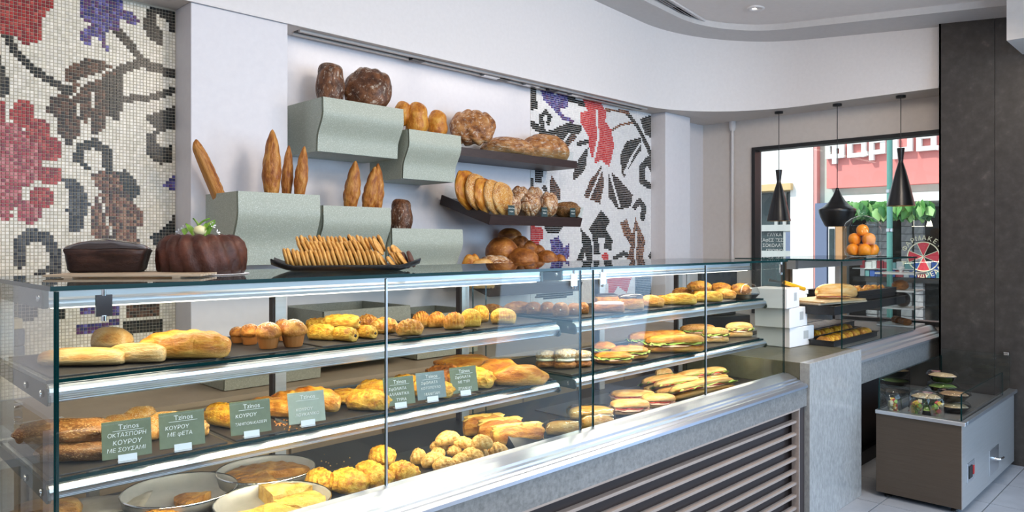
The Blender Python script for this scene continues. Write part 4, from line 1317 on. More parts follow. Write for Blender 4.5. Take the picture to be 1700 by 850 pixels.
b_ = lump(nu=44, nv=30, e=2.6, ridges=2.6, depth=0.30, skew=0.9, namp=0.07, ns=3.0, sharp=0.5); define('pouch', 'phyllo_parcel', b_, YELL)
b_ = lump(nu=36, nv=24, e=2.0, ridges=2.0, depth=0.34, skew=0.8, namp=0.06, ns=3.5, seed=8, sharp=0.5); define('twist', 'walnut_twist', b_, TWIST)
b_ = lump(nu=30, e=3.0, namp=0.05, ns=5, ridges=1.0, depth=0.15, skew=0.2, flat=0.5)
define('toast', 'toasted_sandwich', b_, GOLD, [('melted_cheese', lump(nu=30, e=3.0, namp=0.14, ns=8, flat=0.5), mat('melted_cheese', (0.72, 0.46, 0.10), 0.35), False)])
PROTO['toast'][2][0][1].transform(Matrix.Translation((0, 0, 0.62)) @ Matrix.Diagonal((0.94, 0.42, 0.46, 1)))
# muffin: fluted case and domed top
f = MB().lathe([(0.30, 0.0), (0.34, 0.12), (0.40, 0.42)], 36, rad=lambda t, i: 1 + 0.05 * math.cos(t * 14))
dome = MB().lathe([(0.41, 0.40), (0.49, 0.48), (0.50, 0.58), (0.47, 0.70), (0.36, 0.86), (0.20, 0.96), (0.001, 1.0)], 28, rad=lambda t, i: 1 + 0.05 * math.sin(3 * t + i))
define('muffin', 'muffin', f, PAPERC, [('muffin_top', dome, crust('muffin_top', (0.26, 0.07, 0.010), (0.46, 0.16, 0.02), (0.64, 0.30, 0.05), (0.44, 0.16, 0.025)), False), ('sugar_grain', scatter(dome, 120, 0.022, zmin=0.8), SUGAR, True)])
# cream roll, eclair, choux
b_ = lump(nu=28, e=2.2, namp=0.03, flat=0.45)
define('creamroll', 'cream_roll', b_, BRWN, [('cream', lump(nu=20, e=2.2, namp=0.05, ns=5), CREAM, False)])
PROTO['creamroll'][2][0][1].transform(Matrix.Translation((0.02, -0.24, 0.30)) @ Matrix.Diagonal((0.62, 0.55, 0.42, 1)))
for kk, mm in (('eclair_dark', CHOCI), ('eclair_pink', PINKI)):
    b_ = lump(nu=28, e=3.2, namp=0.03, flat=0.45)
    define(kk, 'eclair', b_, GOLD if kk == 'eclair_dark' else BRWN, [('icing', lump(nu=28, e=3.0, namp=0.06, ns=5, flat=0.3), mm, False)])
    PROTO[kk][2][0][1].transform(Matrix.Translation((0, 0, 0.62)) @ Matrix.Diagonal((0.95, 0.9, 0.42, 1)))
b_ = lump(nu=36, nv=24, e=2.2, ridges=4, depth=0.14, skew=0.8, namp=0.06, ns=6); define('choux', 'custard_puff', b_, GOLD, [('swirl', lump(nu=24, e=2, ridges=3, depth=0.2, skew=0.5, namp=0.06), YELL, False)])
PROTO['choux'][2][0][1].transform(Matrix.Translation((0, 0, 0.62)) @ Matrix.Diagonal((0.55, 0.55, 0.42, 1)))
b_ = lump(nu=30, e=3, ridges=3, depth=0.12, skew=0.4, namp=0.05); define('stick', 'puff_stick', b_, YELL)
# scone split with cream
b_ = lump(nu=22, e=2.4, namp=0.06, ns=6, flat=0.4)
define('scone', 'filled_scone', b_, BRWN, [('cream', lump(nu=22, e=2.4, namp=0.05, ns=7), CREAM, False), ('scone_top', lump(nu=22, e=2.3, namp=0.07, ns=6, seed=5), crust('floury_scone', (0.24, 0.11, 0.03), (0.40, 0.21, 0.07), (0.55, 0.36, 0.16), (0.42, 0.24, 0.09), scale=7, flour=0.6), False)])
PROTO['scone'][1].transform(Matrix.Diagonal((1, 1, 0.45, 1)))
PROTO['scone'][2][0][1].transform(Matrix.Translation((0, 0, 0.36)) @ Matrix.Diagonal((0.92, 0.94, 0.24, 1)))
PROTO['scone'][2][1][1].transform(Matrix.Translation((0, 0, 0.52)) @ Matrix.Diagonal((0.98, 0.98, 0.48, 1)))


def ruffle(n, amp, zc_, hw, seed, w_=0.5):
    rnd = random.Random(seed)
    rows = [[], [], []]
    for i in range(n + 1):
        t = i / n
        a = 2 * PI * t
        rr = 1 + rnd.uniform(-0.1, 0.1)
        for j, q in enumerate((0.80, 0.98, 1.12)):
            rows[j].append((0.48 * q * rr * math.copysign(abs(math.cos(a)) ** 0.6, math.cos(a)), w_ * q * rr * math.copysign(abs(math.sin(a)) ** 0.8, math.sin(a)), zc_ + (rnd.uniform(-amp, amp) if j else 0)))
    for r_ in rows: r_[-1] = r_[0]
    return MB().grid(rows)


def sandwich(kind, name, e, mat_top, mat_bot, ridges=0.0, seeds=False, tom=True, let=True, ham=True):
    bot = lump(nu=26, e=e, namp=0.02, flat=0.5)
    topb = lump(nu=30, e=e, namp=0.025, flat=0.25, ridges=ridges, depth=0.1, skew=0.4)
    kids = []
    if ham: kids.append(('ham', ruffle(30, 0.06, 0.42, 0.1, 3, 0.50), HAM, False))
    if let: kids.append(('lettuce', ruffle(54, 0.10, 0.50, 0.1, 5, 0.51), LETT, False))
    if tom: kids.append(('tomato', MB().lathe([(0.30, 0.0), (0.32, 0.03), (0.30, 0.07)], 18, M=Matrix.Translation((-0.26, -0.20, 0.46))).lathe([(0.30, 0.0), (0.32, 0.03), (0.30, 0.07)], 18, M=Matrix.Translation((0.10, -0.22, 0.47))), TOMA, False))
    kids.append(('top_bun', topb, mat_top, False))
    if seeds: kids.append(('sesame_seed', scatter(topb, 300, 0.012, zmin=0.4), SEEDM, True))
    define(kind, name, bot, mat_bot, kids)
    PROTO[kind][1].transform(Matrix.Diagonal((1, 1, 0.46, 1)))
    for n_, m_, _s in PROTO[kind][2]:
        if n_ == 'top_bun' or n_ == 'sesame_seed': m_.transform(Matrix.Translation((0, 0, 0.50)) @ Matrix.Diagonal((1, 0.96, 0.50, 1)))
        if n_ == 'tomato': m_.transform(Matrix.Diagonal((0.8, 1, 1, 1)))


sandwich('bagsand', 'baguette_sandwich', 2.8, GOLD, GOLD, 2.5, tom=False)
sandwich('seedsand', 'seeded_sandwich', 2.8, SESAM, PALE, 0, True, tom=False)
sandwich('bunsand', 'bun_sandwich', 2.2, GOLD, GOLD, 1.5, tom=False)
sandwich('ciabatta', 'ciabatta_sandwich', 3.2, PALE, PALE, 0, let=False)
sandwich('wrapsand', 'long_roll_sandwich', 2.6, PALE, PALE, 0, tom=True)
# biscuit disc
define('biscuit', 'biscuit', MB().lathe([(0.42, 0.0), (0.5, 0.25), (0.5, 0.70), (0.40, 0.96), (0.001, 1.0)], 18), COOK)
define('chocbiscuit', 'chocolate_biscuit', MB().lathe([(0.46, 0.0), (0.5, 0.2), (0.5, 0.8), (0.44, 1.0), (0.001, 1.0)], 14), CHOCB)

GA, GB, GD = 1.2085, 0.9885, 0.7515
RT = -math.atan2(CC, SX)
# ------- boards under the goods
def board(x0, x1, y0, y1, z, label, m=SLATE, th=0.005, lip=0.0, name='serving_board', cat='board', group='dark boards in the display cases'):
    o = empty(name, ((x0 + x1) / 2, (y0 + y1) / 2, z), label, cat, group)
    W_, D_ = (x1 - x0) / 2, (y1 - y0) / 2
    bevel(MB().box(-W_, -D_, 0, W_, D_, th).build('plate', m, o), 0.002)
    if lip:
        f = MB().box(-W_, -D_, th, W_, -D_ + 0.006, th + lip).box(-W_, D_ - 0.006, th, W_, D_, th + lip).box(-W_, -D_ + 0.006, th, -W_ + 0.006, D_ - 0.006, th + lip).box(W_ - 0.006, -D_ + 0.006, th, W_, D_ - 0.006, th + lip)
        f.build('rim', m, o)
    return o


for (x0, x1, what) in ((0.43, 0.80, 'the pale loaves'), (0.82, 1.085, 'the muffins'), (1.105, 1.385, 'the chocolate filled phyllo rolls'), (1.405, 1.68, 'the almond croissants'), (1.70, 2.09, 'the striped croissants')):
    board(x0, x1, 1.858, 2.26, 1.2018, 'dark slate board under ' + what + ' on the upper shelf')
for (x0, x1, what) in ((2.20, 2.66, 'the iced eclairs'), (2.68, 3.08, 'the puff sticks'), (3.10, 3.52, 'the custard puffs')):
    board(x0, x1, 1.858, 2.26, 1.2018, 'dark slate board under ' + what + ' on the upper shelf')
for (x0, x1, what) in ((0.43, 0.83, 'the seeded pastries'), (0.85, 1.03, 'the striped phyllo roll'), (1.05, 1.34, 'the scored golden rolls'), (1.36, 1.70, 'the layered phyllo pastries'), (1.72, 2.09, 'the cheese turnovers')):
    board(x0, x1, 1.858, 2.27, 0.9825, 'dark slate board under ' + what + ' on the lower shelf')
for (x0, x1, what) in ((2.20, 2.66, 'the filled buns'), (2.68, 3.18, 'the baguette sandwiches'), (3.20, 3.78, 'the last sandwich roll')):
    board(x0, x1, 1.858, 2.27, 0.9825, 'dark slate board under ' + what + ' on the lower shelf')
for (x0, x1, what) in ((1.10, 1.46, 'the phyllo parcels'), (1.48, 1.86, 'the walnut twists'), (1.88, 2.10, 'the toasted sandwiches')):
    board(x0, x1, 1.775, 2.14, 0.7455, 'black board under ' + what + ' on the case floor', BLACKT)
for (x0, x1, what) in ((2.42, 2.95, 'the ciabatta sandwiches'), (2.97, 3.66, 'the long roll sandwiches')):
    board(x0, x1, 1.775, 2.26, 0.7455, 'black board under ' + what + ' on the case floor', BLACKT)

# ------- upper shelf
G = 'loaves at the end of the upper shelf'
item('loaf', (70, 574, 206, 608), GA, 'pale flat loaf at the very end of the upper shelf', 'bread', G, 4, 0.42)
item('loaf', (146, 540, 226, 586), GA, 'loaf lying behind the two pale loaves on the upper shelf', 'bread', G, -30, 0.42)
item('loaf', (184, 567, 273, 603), GA, 'smallest pale loaf in front on the upper shelf', 'bread', G, 5, 0.5)
item('scored', (236, 546, 379, 597), GA, 'large golden loaf beside the muffins on the upper shelf', 'bread', G, 6, 0.45)
G = 'muffins on the upper shelf'
for bx, lb in (((381, 541, 408, 570), 'muffin hindmost in its row beside the large loaf'), ((398, 536, 432, 573), 'muffin half hidden behind the sugared muffin'), ((455, 528, 484, 566), 'muffin standing behind the two front muffins'), ((424, 533, 467, 580), 'front muffin with sugar grains beside the large loaf'), ((465, 528, 509, 577), 'front muffin with domed top beside the phyllo rolls')):
    item('muffin', bx, GA, lb, 'muffin', G, 20, 1.0)
G = 'chocolate phyllo rolls on the upper shelf'
item('phyllo', (508, 527, 545, 552), GA, 'short phyllo roll at the back beside the muffins', 'pastry', G, 10, 0.5)
item('phyllo', (510, 537, 558, 565), GA, 'phyllo roll on the board right beside the front muffin', 'pastry', G, -25, 0.42)
item('phyllo', (550, 541, 594, 567), GA, 'front phyllo roll with open chocolate end', 'pastry', G, -35, 0.5)
item('phyllo', (590, 539, 626, 562), GA, 'phyllo roll next to the almond croissants', 'pastry', G, -35, 0.5)
item('phyllo', (536, 521, 599, 545), GA + 0.03, 'phyllo roll lying on top of the other rolls', 'pastry', G, -12, 0.36, hmax=0.05)
G = 'almond croissants on the upper shelf'
for bx, lb, rt in (((592, 521, 628, 549), 'almond croissant touching the chocolate phyllo rolls', 10), ((614, 526, 660, 554), 'middle almond croissant on its slate board', 25), ((658, 529, 702, 557), 'front almond croissant with flaked top', 15)):
    item('nutty', bx, GA, lb, 'croissant', G, rt, 0.5)
G = 'croissants on the upper shelf'
for bx, lb, kd, rt in (((684, 516, 714, 544), 'croissant directly behind the front almond croissant', 'croissant', 20), ((710, 517, 740, 544), 'second plain croissant counted from the almond croissants', 'croissant', 30), ((736, 518, 772, 547), 'third plain croissant counted from the almond croissants', 'croissant', 20), ((782, 506, 812, 535), 'striped croissant behind the pair at the board end', 'shell', 10), ((764, 512, 799, 543), 'striped croissant leaning against the plain croissants', 'shell', 20), ((814, 511, 857, 538), 'striped croissant alone at the end of its board', 'shell', -5)):
    item(kd, bx, GA, lb, 'croissant', G, rt, 0.62)
G = 'brown baguettes behind the cream rolls'
item('flute', (800, 503, 836, 520), GA, 'dark brown bread behind the lone striped croissant', 'bread', G, 0, 0.4)
item('flute', (836, 498, 888, 521), GA, 'dark brown bread beside the first cream roll', 'bread', G, 20, 0.35)
G = 'cream rolls on the upper shelf'
for i, (bx, lb) in enumerate((((872, 500, 899, 522), 'cream roll beside the dark brown bread'), ((897, 500, 921, 522), 'second cream roll counted from the brown bread'), ((917, 501, 945, 526), 'front cream roll showing most cream'), ((941, 502, 966, 524), 'fourth cream roll counted from the brown bread'), ((957, 501, 978, 521), 'cream roll close to the join of the two cases'))):
    item('creamroll', bx, GA, lb, 'pastry', G, 10 - 3 * i, 0.8)
G = 'iced pastries on the upper shelf'
item('eclair_pink', (985, 500, 1037, 519), GA, 'pink iced eclair at the front beside the case join', 'pastry', G, 0, 0.4)
item('eclair_dark', (987, 487, 1027, 506), GA + 0.012, 'dark chocolate eclair behind the pink one', 'pastry', G, 10, 0.5)
item('eclair_dark', (1025, 488, 1069, 514), GA, 'chocolate topped eclair beside the pink one', 'pastry', G, 0, 0.5)
item('choux', (1056, 490, 1103, 510), GA, 'pale puff with chocolate drizzle beside the eclairs', 'pastry', G, 0, 0.5)
G = 'puff sticks on the upper shelf'
for bx, lb in (((1100, 486, 1157, 506), 'long puff stick in front beside the drizzled puff'), ((1150, 483, 1200, 501), 'puff stick lying behind the seam of the glass'), ((1084, 490, 1112, 504), 'short puff stick end beside the drizzled puff')):
    item('stick', bx, GA, lb, 'pastry', G, 4, 0.35)
G = 'custard puffs on the upper shelf'
for bx, lb, zz in (((1116, 477, 1149, 492), 'custard puff stacked behind the long puff stick', GA), ((1148, 480, 1183, 494), 'custard puff just under the topmost puff', GA), ((1183, 479, 1222, 496), 'custard puff in front of the last one', GA), ((1211, 470, 1247, 492), 'large custard puff at the end of the row', GA), ((1141, 466, 1181, 483), 'topmost custard puff on the pile by the seam', GA + 0.035), ((1179, 469, 1213, 483), 'custard puff on top beside the large end puff', GA + 0.03)):
    item('choux', bx, zz, lb, 'pastry', G, 5, 0.8, hmax=0.07)

# ------- lower shelf
G = 'seeded pastries on the lower shelf'
item('seeded', (66, 724, 188, 768), GB, 'dark seeded pastry at the bottom of the pair by the side glass', 'pastry', G, 5, 0.5)
item('seeded', (34, 690, 182, 738), GB + 0.04, 'dark seeded pastry lying on top of the other one', 'pastry', G, 8, 0.45, hmax=0.06)
G = 'sesame cheese rolls on the lower shelf'
for bx, lb in (((170, 686, 218, 718), 'sesame roll next to the dark seeded pastries'), ((207, 672, 258, 712), 'highest sesame roll behind the first sign'), ((242, 680, 304, 728), 'large sesame roll between the first two signs'), ((276, 694, 344, 730), 'sesame roll behind the sign naming feta'), ((228, 704, 262, 733), 'small sesame roll touching the first sign')):
    item('sesbun', bx, GB, lb, 'pastry', G, 20, 0.62)
G = 'rolls on the lower shelf'
item('shell', (333, 666, 408, 711), GB, 'striped yellow phyllo roll behind the ham and cheese sign', 'pastry', G, -32, 0.42)
item('scored', (406, 657, 500, 693), GB, 'scored golden roll in front beside the third sign', 'pastry', G, -22, 0.36)
item('scored', (444, 647, 540, 686), GB + 0.012, 'scored golden roll in the middle of three', 'pastry', G, -22, 0.36)
item('scored', (478, 640, 568, 684), GB + 0.01, 'scored golden roll hindmost of three', 'pastry', G, -22, 0.36)
G = 'layered pastries on the lower shelf'
for bx, lb, kd, rt, dr in (((540, 644, 620, 674), 'layered phyllo pastry beside the scored rolls', 'layered', -12, 0.5), ((590, 629, 655, 664), 'layered phyllo pastry behind the steel seam strip', 'layered', -10, 0.6), ((574, 645, 648, 683), 'front layered phyllo pastry with wavy folds', 'layered', -8, 0.6), ((644, 621, 710, 654), 'layered phyllo pastry behind the fifth sign', 'layered', -14, 0.5), ((676, 627, 753, 662), 'layered phyllo pastry behind the blue grey sign', 'layered', -16, 0.5), ((704, 604, 770, 642), 'shredded brown phyllo pastry behind the last two signs', 'shredded', -12, 0.6), ((742, 607, 820, 646), 'layered phyllo pastry behind the last sign', 'layered', -16, 0.55)):
    item(kd, bx, GB, lb, 'pastry', G, rt, dr)
G = 'cheese turnovers on the lower shelf'
item('turnover', (722, 587, 826, 616), GB, 'long brown turnover at the back of the lower shelf', 'pastry', G, 5, 0.4)
item('turnover', (792, 594, 866, 630), GB, 'golden turnover behind the front one', 'pastry', G, 0, 0.55)
item('turnover', (816, 604, 910, 642), GB, 'golden pointed turnover alone in front', 'pastry', G, 4, 0.55)
G = 'filled scones on the lower shelf'
for bx, lb in (((926, 577, 958, 605), 'scone standing behind the three filled ones'), ((889, 580, 922, 611), 'filled scone nearest the turnovers'), ((919, 578, 956, 613), 'filled scone in the middle with thick cream'), ((951, 580, 982, 610), 'filled scone beside the case join')):
    item('scone', bx, GB, lb, 'scone', G, 10, 0.9)
G = 'filled buns on the lower shelf'
for bx, lb in (((984, 566, 1022, 594), 'brown bun behind the front filled bun'), ((988, 582, 1049, 605), 'flat filled bun lowest in front by the join'), ((1014, 572, 1076, 597), 'filled bun with lettuce beside the baguettes')):
    item('bunsand', bx, GB, lb, 'sandwich', G, 0, 0.75)
G = 'baguette sandwiches on the lower shelf'
for bx, lb, kd, rt in (((1042, 549, 1100, 580), 'baguette sandwich end behind the filled buns', 'bagsand', 12), ((1073, 547, 1140, 575), 'baguette sandwich behind the front one', 'bagsand', 8), ((1070, 553, 1170, 586), 'front baguette sandwich with lettuce hanging out', 'bagsand', 8), ((1128, 537, 1188, 561), 'seeded sandwich behind the front baguette', 'seedsand', 10), ((1166, 543, 1210, 569), 'sandwich overflowing with green lettuce behind the seam', 'seedsand', 5), ((1204, 534, 1250, 560), 'sandwich roll with ham alone at the far end', 'wrapsand', 5)):
    item(kd, bx, GB, lb, 'sandwich', G, rt, 0.35)

# ------- floor of the case: baking tins, parcels, twists, sandwiches
def tin(px, py, dia, label):
    c = at_z(px, py, 0.785)
    t = empty('baking_tin', (c.x, c.y, 0.7458), label, 'baking tin', 'round metal baking tins')
    r = dia / 2
    MB().lathe([(0.001, 0.0), (r * 0.93, 0.0), (r * 0.99, 0.036), (r * 1.0, 0.039), (r * 0.985, 0.040), (r * 0.97, 0.037), (r * 0.915, 0.003), (0.001, 0.003)], 56).build('pan', TINM, t)
    MB().lathe([(r * 0.985, 0.0385), (r * 1.005, 0.037), (r * 1.008, 0.040), (r * 0.99, 0.042)], 56).build('rolled_rim', CHROME, t)
    return c, r


TINM = noisy('worn_tin', [(0.3, (0.40, 0.38, 0.34)), (0.7, (0.55, 0.53, 0.48))], 8, 0.42, 0.35, bump=0.03)
PIEB = crust('brown_pie', (0.28, 0.11, 0.02), (0.46, 0.21, 0.045), (0.60, 0.34, 0.09), (0.42, 0.20, 0.05), scale=16, bump=0.9)
PIEY = crust('golden_pie', (0.60, 0.30, 0.05), (0.76, 0.46, 0.09), (0.85, 0.62, 0.20), (0.76, 0.50, 0.14), scale=18, bump=1.0)
c1, r1 = tin(299, 812, 0.315, 'round tin with a single slice of pie left')
c2, r2 = tin(442, 778, 0.30, 'round tin behind with most of a brown pie')
c3, r3 = tin(454, 829, 0.315, 'front round tin with a golden cheese pie')


def pie(c, r, a0, a1, m, label, h=0.026, dx=0, dy=0, cut=0.0):
    f = MB()
    n, nr = 26, 7
    rows = []
    for j in range(nr + 1):
        q = j / nr
        rows.append([(r * q * math.cos(a0 + (a1 - a0) * i / n), r * q * math.sin(a0 + (a1 - a0) * i / n), h + 0.006 * noise.noise(Vector((40 * q * r * math.cos(a0 + (a1 - a0) * i / n), 40 * q * r * math.sin(a0 + (a1 - a0) * i / n), a0 * 3))) - 0.008 * q ** 6) for i in range(n + 1)])
    f.grid(rows)
    f.grid([[(p[0], p[1], 0) for p in rows[-1]], rows[-1]])
    for i in (0, n):
        f.grid([[(rows[j][i][0], rows[j][i][1], 0) for j in range(nr + 1)], [rows[j][i] for j in range(nr + 1)]])
    o = f.build('pie_piece', m, None, (c.x + dx, c.y + dy, 0.7495))
    tag(o, label, 'pie', 'pieces of pie in the tins')


pie(c2, r2 * 0.9, R(-20), R(95), PIEB, 'brown pie piece at the back of the hind tin')
pie(c2, r2 * 0.9, R(98), R(176), PIEB, 'brown pie piece toward the mosaic side of the hind tin')
pie(c2, r2 * 0.9, R(179), R(262), PIEB, 'brown pie piece nearest the front in the hind tin')
pie(c3, r3 * 0.9, R(12), R(80), PIEY, 'thick golden pie piece with browned corner in the front tin', 0.045)
pie(c3, r3 * 0.9, R(-70), R(9), PIEY, 'golden pie piece beside the phyllo parcels in the front tin', 0.030)
pie(c3, r3 * 0.9, R(-178), R(-73), PIEY, 'golden pie piece nearest the glass in the front tin', 0.028)
q = at_z(322, 828, 0.76)
pie(Vector((q.x, q.y, 0)), 0.10, R(150), R(215), PIEB, 'last small brown slice in the almost empty tin', 0.022, 0.05, 0.0)
q = at_z(70, 858, 0.7515)
o = MB().lathe([(0.09, 0), (0.10, 0.012), (0.09, 0.028), (0.05, 0.036), (0.001, 0.037)], 30, rad=lambda t, i: 1 + 0.04 * math.sin(5 * t)).build('flat_pie', PIEB, None, (q.x, q.y, 0.7475))
tag(o, 'round brown pie at the very end of the case floor', 'pie')
q = at_z(182, 838, 0.7515)
f = MB()
rows = [[(-0.10 + 0.2 * i / 10, -0.08 + 0.16 * j / 8, 0.004 + 0.012 * abs(noise.noise(Vector((i * 0.35, j * 0.4, 2))))) for i in range(11)] for j in range(9)]
f.grid(rows)
o = f.build('baking_paper', noisy('greaseproof_paper', [(0.3, (0.42, 0.37, 0.28)), (0.7, (0.56, 0.50, 0.40))], 12, 0.7), None, (q.x, q.y, 0.7475))
o.rotation_euler = (0, 0, RT + 0.3)
m_ = o.modifiers.new('thickness', 'SOLIDIFY'); m_.thickness = 0.001
tag(o, 'crumpled greaseproof paper with crumbs beside the empty tin', 'paper')
item('turnover', (232, 842, 300, 868), GD, 'brown pastry half hidden in front of the empty tin', 'pastry', None, 0, 0.5)
G = 'phyllo parcels on the case floor'
for bx, lb, zz in (((507, 776, 556, 818), 'folded yellow parcel touching the front tin', GD), ((588, 764, 640, 806), 'folded yellow parcel behind the front ones', GD), ((546, 773, 612, 824), 'large folded yellow parcel in the middle front', GD), ((598, 772, 652, 817), 'folded yellow parcel just behind the seam strip foot', GD), ((644, 757, 695, 808), 'round yellow parcel beyond the seam strip', GD), ((613, 739, 656, 773), 'yellow parcel sitting on top of the others', GD + 0.035)):
    item('pouch', bx, zz, lb, 'pastry', G, -35, 0.75, hmax=0.065)
G = 'walnut twists on the case floor'
k = 0
for bx, zz, lb in (((681, 744, 708, 772), 0, 'curled twist beside the round yellow parcel'), ((713, 731, 746, 750), 0.03, 'low twist beneath the highest one'), ((700, 750, 738, 778), 0, 'twist in front touching the curled one'), ((715, 742, 740, 760), 0.02, 'small twist in the hollow of the heap'), ((718, 758, 756, 784), 0, 'front twist nearest the aluminium ledge'), ((741, 739, 768, 758), 0.02, 'twist in the middle of the heap'), ((748, 752, 784, 778), 0, 'front twist in the middle of the bottom row'), ((764, 743, 804, 770), 0.01, 'striped twist in the bottom row beside the gap'), ((789, 743, 811, 764), 0, 'narrow twist between the bottom and the end one'), ((809, 735, 844, 762), 0, 'twist at the end toward the toasted sandwiches'), ((724, 715, 763, 741), 0.055, 'highest twist of the whole heap'), ((751, 725, 788, 746), 0.045, 'upper twist next to the highest one'), ((780, 722, 818, 747), 0.045, 'upper twist toward the toasted sandwiches')):
    k += 1
    item('twist', bx, GD + zz, lb, 'biscuit', G, (-25, 10, -10, 30)[k % 4], 0.55, hmax=0.05)
G = 'toasted sandwiches on the case floor'
for bx, lb in (((769, 686, 838, 724), 'toasted sandwich hindmost of the three'), ((793, 690, 868, 731), 'toasted sandwich in the middle of the three'), ((815, 697, 903, 742), 'toasted sandwich in front by the black wedge')):
    item('toast', bx, GD, lb, 'sandwich', G, 18, 0.34, hmax=0.075)
p = at_z(876, 741, GD)
o = empty('wedge_stand', p, 'black wedge stand in front of the toasted sandwiches', 'sign')
MB().prism([(-0.03, 0.0), (0.05, 0.0), (0.05, 0.055), (0.042, 0.055)], 0, -0.07, 0.07).build('wedge', BLACKT, o)
o.rotation_euler = (0, 0, R(-8))
G = 'ciabatta sandwiches on the case floor'
for bx, lb in (((1014, 646, 1086, 668), 'ciabatta sandwich behind the other two'), ((1064, 652, 1121, 679), 'ciabatta sandwich with red pepper beside the long rolls'), ((1013, 661, 1078, 691), 'front ciabatta sandwich with tomato and basil')):
    item('ciabatta', bx, GD, lb, 'sandwich', G, 5, 0.6, hmax=0.075)
G = 'long roll sandwiches on the case floor'
for bx, lb, rt in (((1090, 610, 1122, 636), 'short long roll at the back of the pile', 30), ((1066, 606, 1144, 651), 'long roll lowest toward the ciabattas', 28), ((1086, 612, 1170, 656), 'long roll with bright green lettuce', 28), ((1108, 612, 1232, 665), 'front long roll stretching past the seam', 36), ((1122, 606, 1188, 641), 'long roll behind the green lettuce one', 30), ((1152, 603, 1214, 636), 'long roll last in the pile toward the end slab', 28)):
    item('wrapsand', bx, GD, lb, 'sandwich', G, rt, 0.30, tilt=(-22, 0), hmax=0.08)
BAGF = glass_mat('cellophane', (0.86, 0.88, 0.87), 1.5, 0.12)
G = 'bagged rolls near the case join'
for bx, lb in (((945, 672, 1018, 698), 'cellophane bagged roll behind the other bags'), ((906, 697, 966, 724), 'cellophane bag lying beside the black wedge'), ((964, 688, 1020, 714), 'cellophane bagged roll next to the ciabattas')):
    o = item('loaf', bx, GD, lb, 'bag', G, 0, 0.5, name='bagged_roll', hmax=0.06)
    f = lump(nu=26, nv=18, e=3.5, namp=0.10, ns=7)
    m_ = f.mesh('cellophane_bag', BAGF)
    m_.transform(Matrix.Translation((0, 0, -0.02)) @ Matrix.Diagonal((1.1, 1.12, 1.14, 1)))
    link('cellophane_bag', m_, o)
# ---------------------------------------------------------------- on the glass top
TOPZ = ZT + 0.0103
# wooden slatted board under the chocolate loaf cake
c = Vector((0.70, 2.10, TOPZ))
o = empty('slatted_board', c, 'pale slatted board under the chocolate loaf cake', 'board')
wm = noisy('pale_wood', [(0.3, (0.42, 0.32, 0.22)), (0.7, (0.55, 0.44, 0.32))], 8, 0.5, stretch=(1, 9, 9))
sl = bevel(MB().box(-0.19, -0.010, 0.003, 0.19, 0.010, 0.009).build('slat', wm, o, (0, -0.11, 0)), 0.001)
for k in range(1, 10):
    d = sl.copy(); COL.objects.link(d); d.location = (0, -0.11 + 0.0245 * k, 0)
for x in (-0.13, 0.13):
    MB().box(x - 0.01, -0.12, 0, x + 0.01, 0.12, 0.003).build('batten', wm, o)
o.rotation_euler = (0, 0, RT + R(6))


def along(px0, px1, z, w_):
    """centre and length of something of given pixel extent at view depth w_"""
    u = ((px0 + px1) / 2 - CX) / FPX * w_
    return Vector((SX * u + CC * w_, -CC * u + SX * w_, z)), (px1 - px0) * w_ / FPX


# chocolate loaf cake: flared loaf with a raised, glossy, cracked top
c, ln = along(108, 252, TOPZ + 0.0095, 2.02)
rows = []
n = 40
for z, sx_, sy_, r_ in ((0.0, 0.41, 0.39, 8), (0.08, 0.44, 0.42, 8), (0.55, 0.475, 0.46, 8), (0.66, 0.50, 0.50, 7), (0.70, 0.495, 0.49, 6), (0.78, 0.46, 0.44, 5), (0.88, 0.36, 0.33, 4), (0.96, 0.2, 0.18, 3), (1.0, 0.02, 0.02, 2)):
    row = []
    for k in range(n):
        t = 2 * PI * k / n
        q = (abs(math.cos(t)) ** r_ + abs(math.sin(t)) ** r_) ** (-1 / r_)
        p = Vector((sx_ * q * math.cos(t), sy_ * q * math.sin(t), z))
        p += noise.noise_vector(p * 5) * 0.035 * (1 if z > 0.5 else 0.4)
        if z == 0.0: p.z = 0
        row.append(tuple(p))
    rows.append(row)
f = MB().grid(rows, closed=True)
f.f.append(tuple(range(n))[::-1]); f.mi.append(0); f.sm.append(False)
o = f.build('chocolate_loaf_cake', CHOC, None, c, )
o.scale = (ln * 0.86, ln * 0.52, 0.088)
o.rotation_euler = (0, 0, RT + R(14))
tag(o, 'glossy dark chocolate loaf cake on the slatted board', 'cake')
icing = MB().grid([[tuple(Vector(p) + Vector((0, 0, 0.02))) for p in r_] for r_ in rows[4:]], closed=True)
icing.build('glaze', mat('dark_glaze', (0.022, 0.010, 0.008), 0.12, 0, 0.6, 0.6), o)

# bundt cake
c, ln = along(267, 405, TOPZ + 0.001, 2.10)
R0 = ln / 2
b = empty('bundt_cake', c, 'fluted chocolate bundt cake topped with leaves and a blossom', 'cake')
prof = [(0.78, 0.0), (0.94, 0.01), (0.98, 0.12), (1.0, 0.35), (0.99, 0.60), (0.93, 0.80), (0.80, 0.94), (0.66, 0.99), (0.50, 0.94), (0.38, 0.78), (0.33, 0.5), (0.31, 0.2)]
f = MB()
vs_ = []
rows = []
for i, (r_, z_) in enumerate(prof):
    row = []
    for k in range(160):
        t = 2 * PI * k / 160
        fl = 1 + (0.10 if i < 9 else 0.03) * (abs(math.sin(8 * (t + 0.30 * z_))) ** 0.6 - 0.7) * (0.3 if z_ < 0.1 else 1)
        row.append((R0 * r_ * fl * math.cos(t), R0 * r_ * fl * math.sin(t), 0.112 * z_ * (1 + (0.05 * (abs(math.sin(8 * (t + 0.30 * z_))) - 0.7) if i > 3 else 0))))
    rows.append(row)
f.grid(rows, closed=True)
f.build('sponge', BUNDT, b)
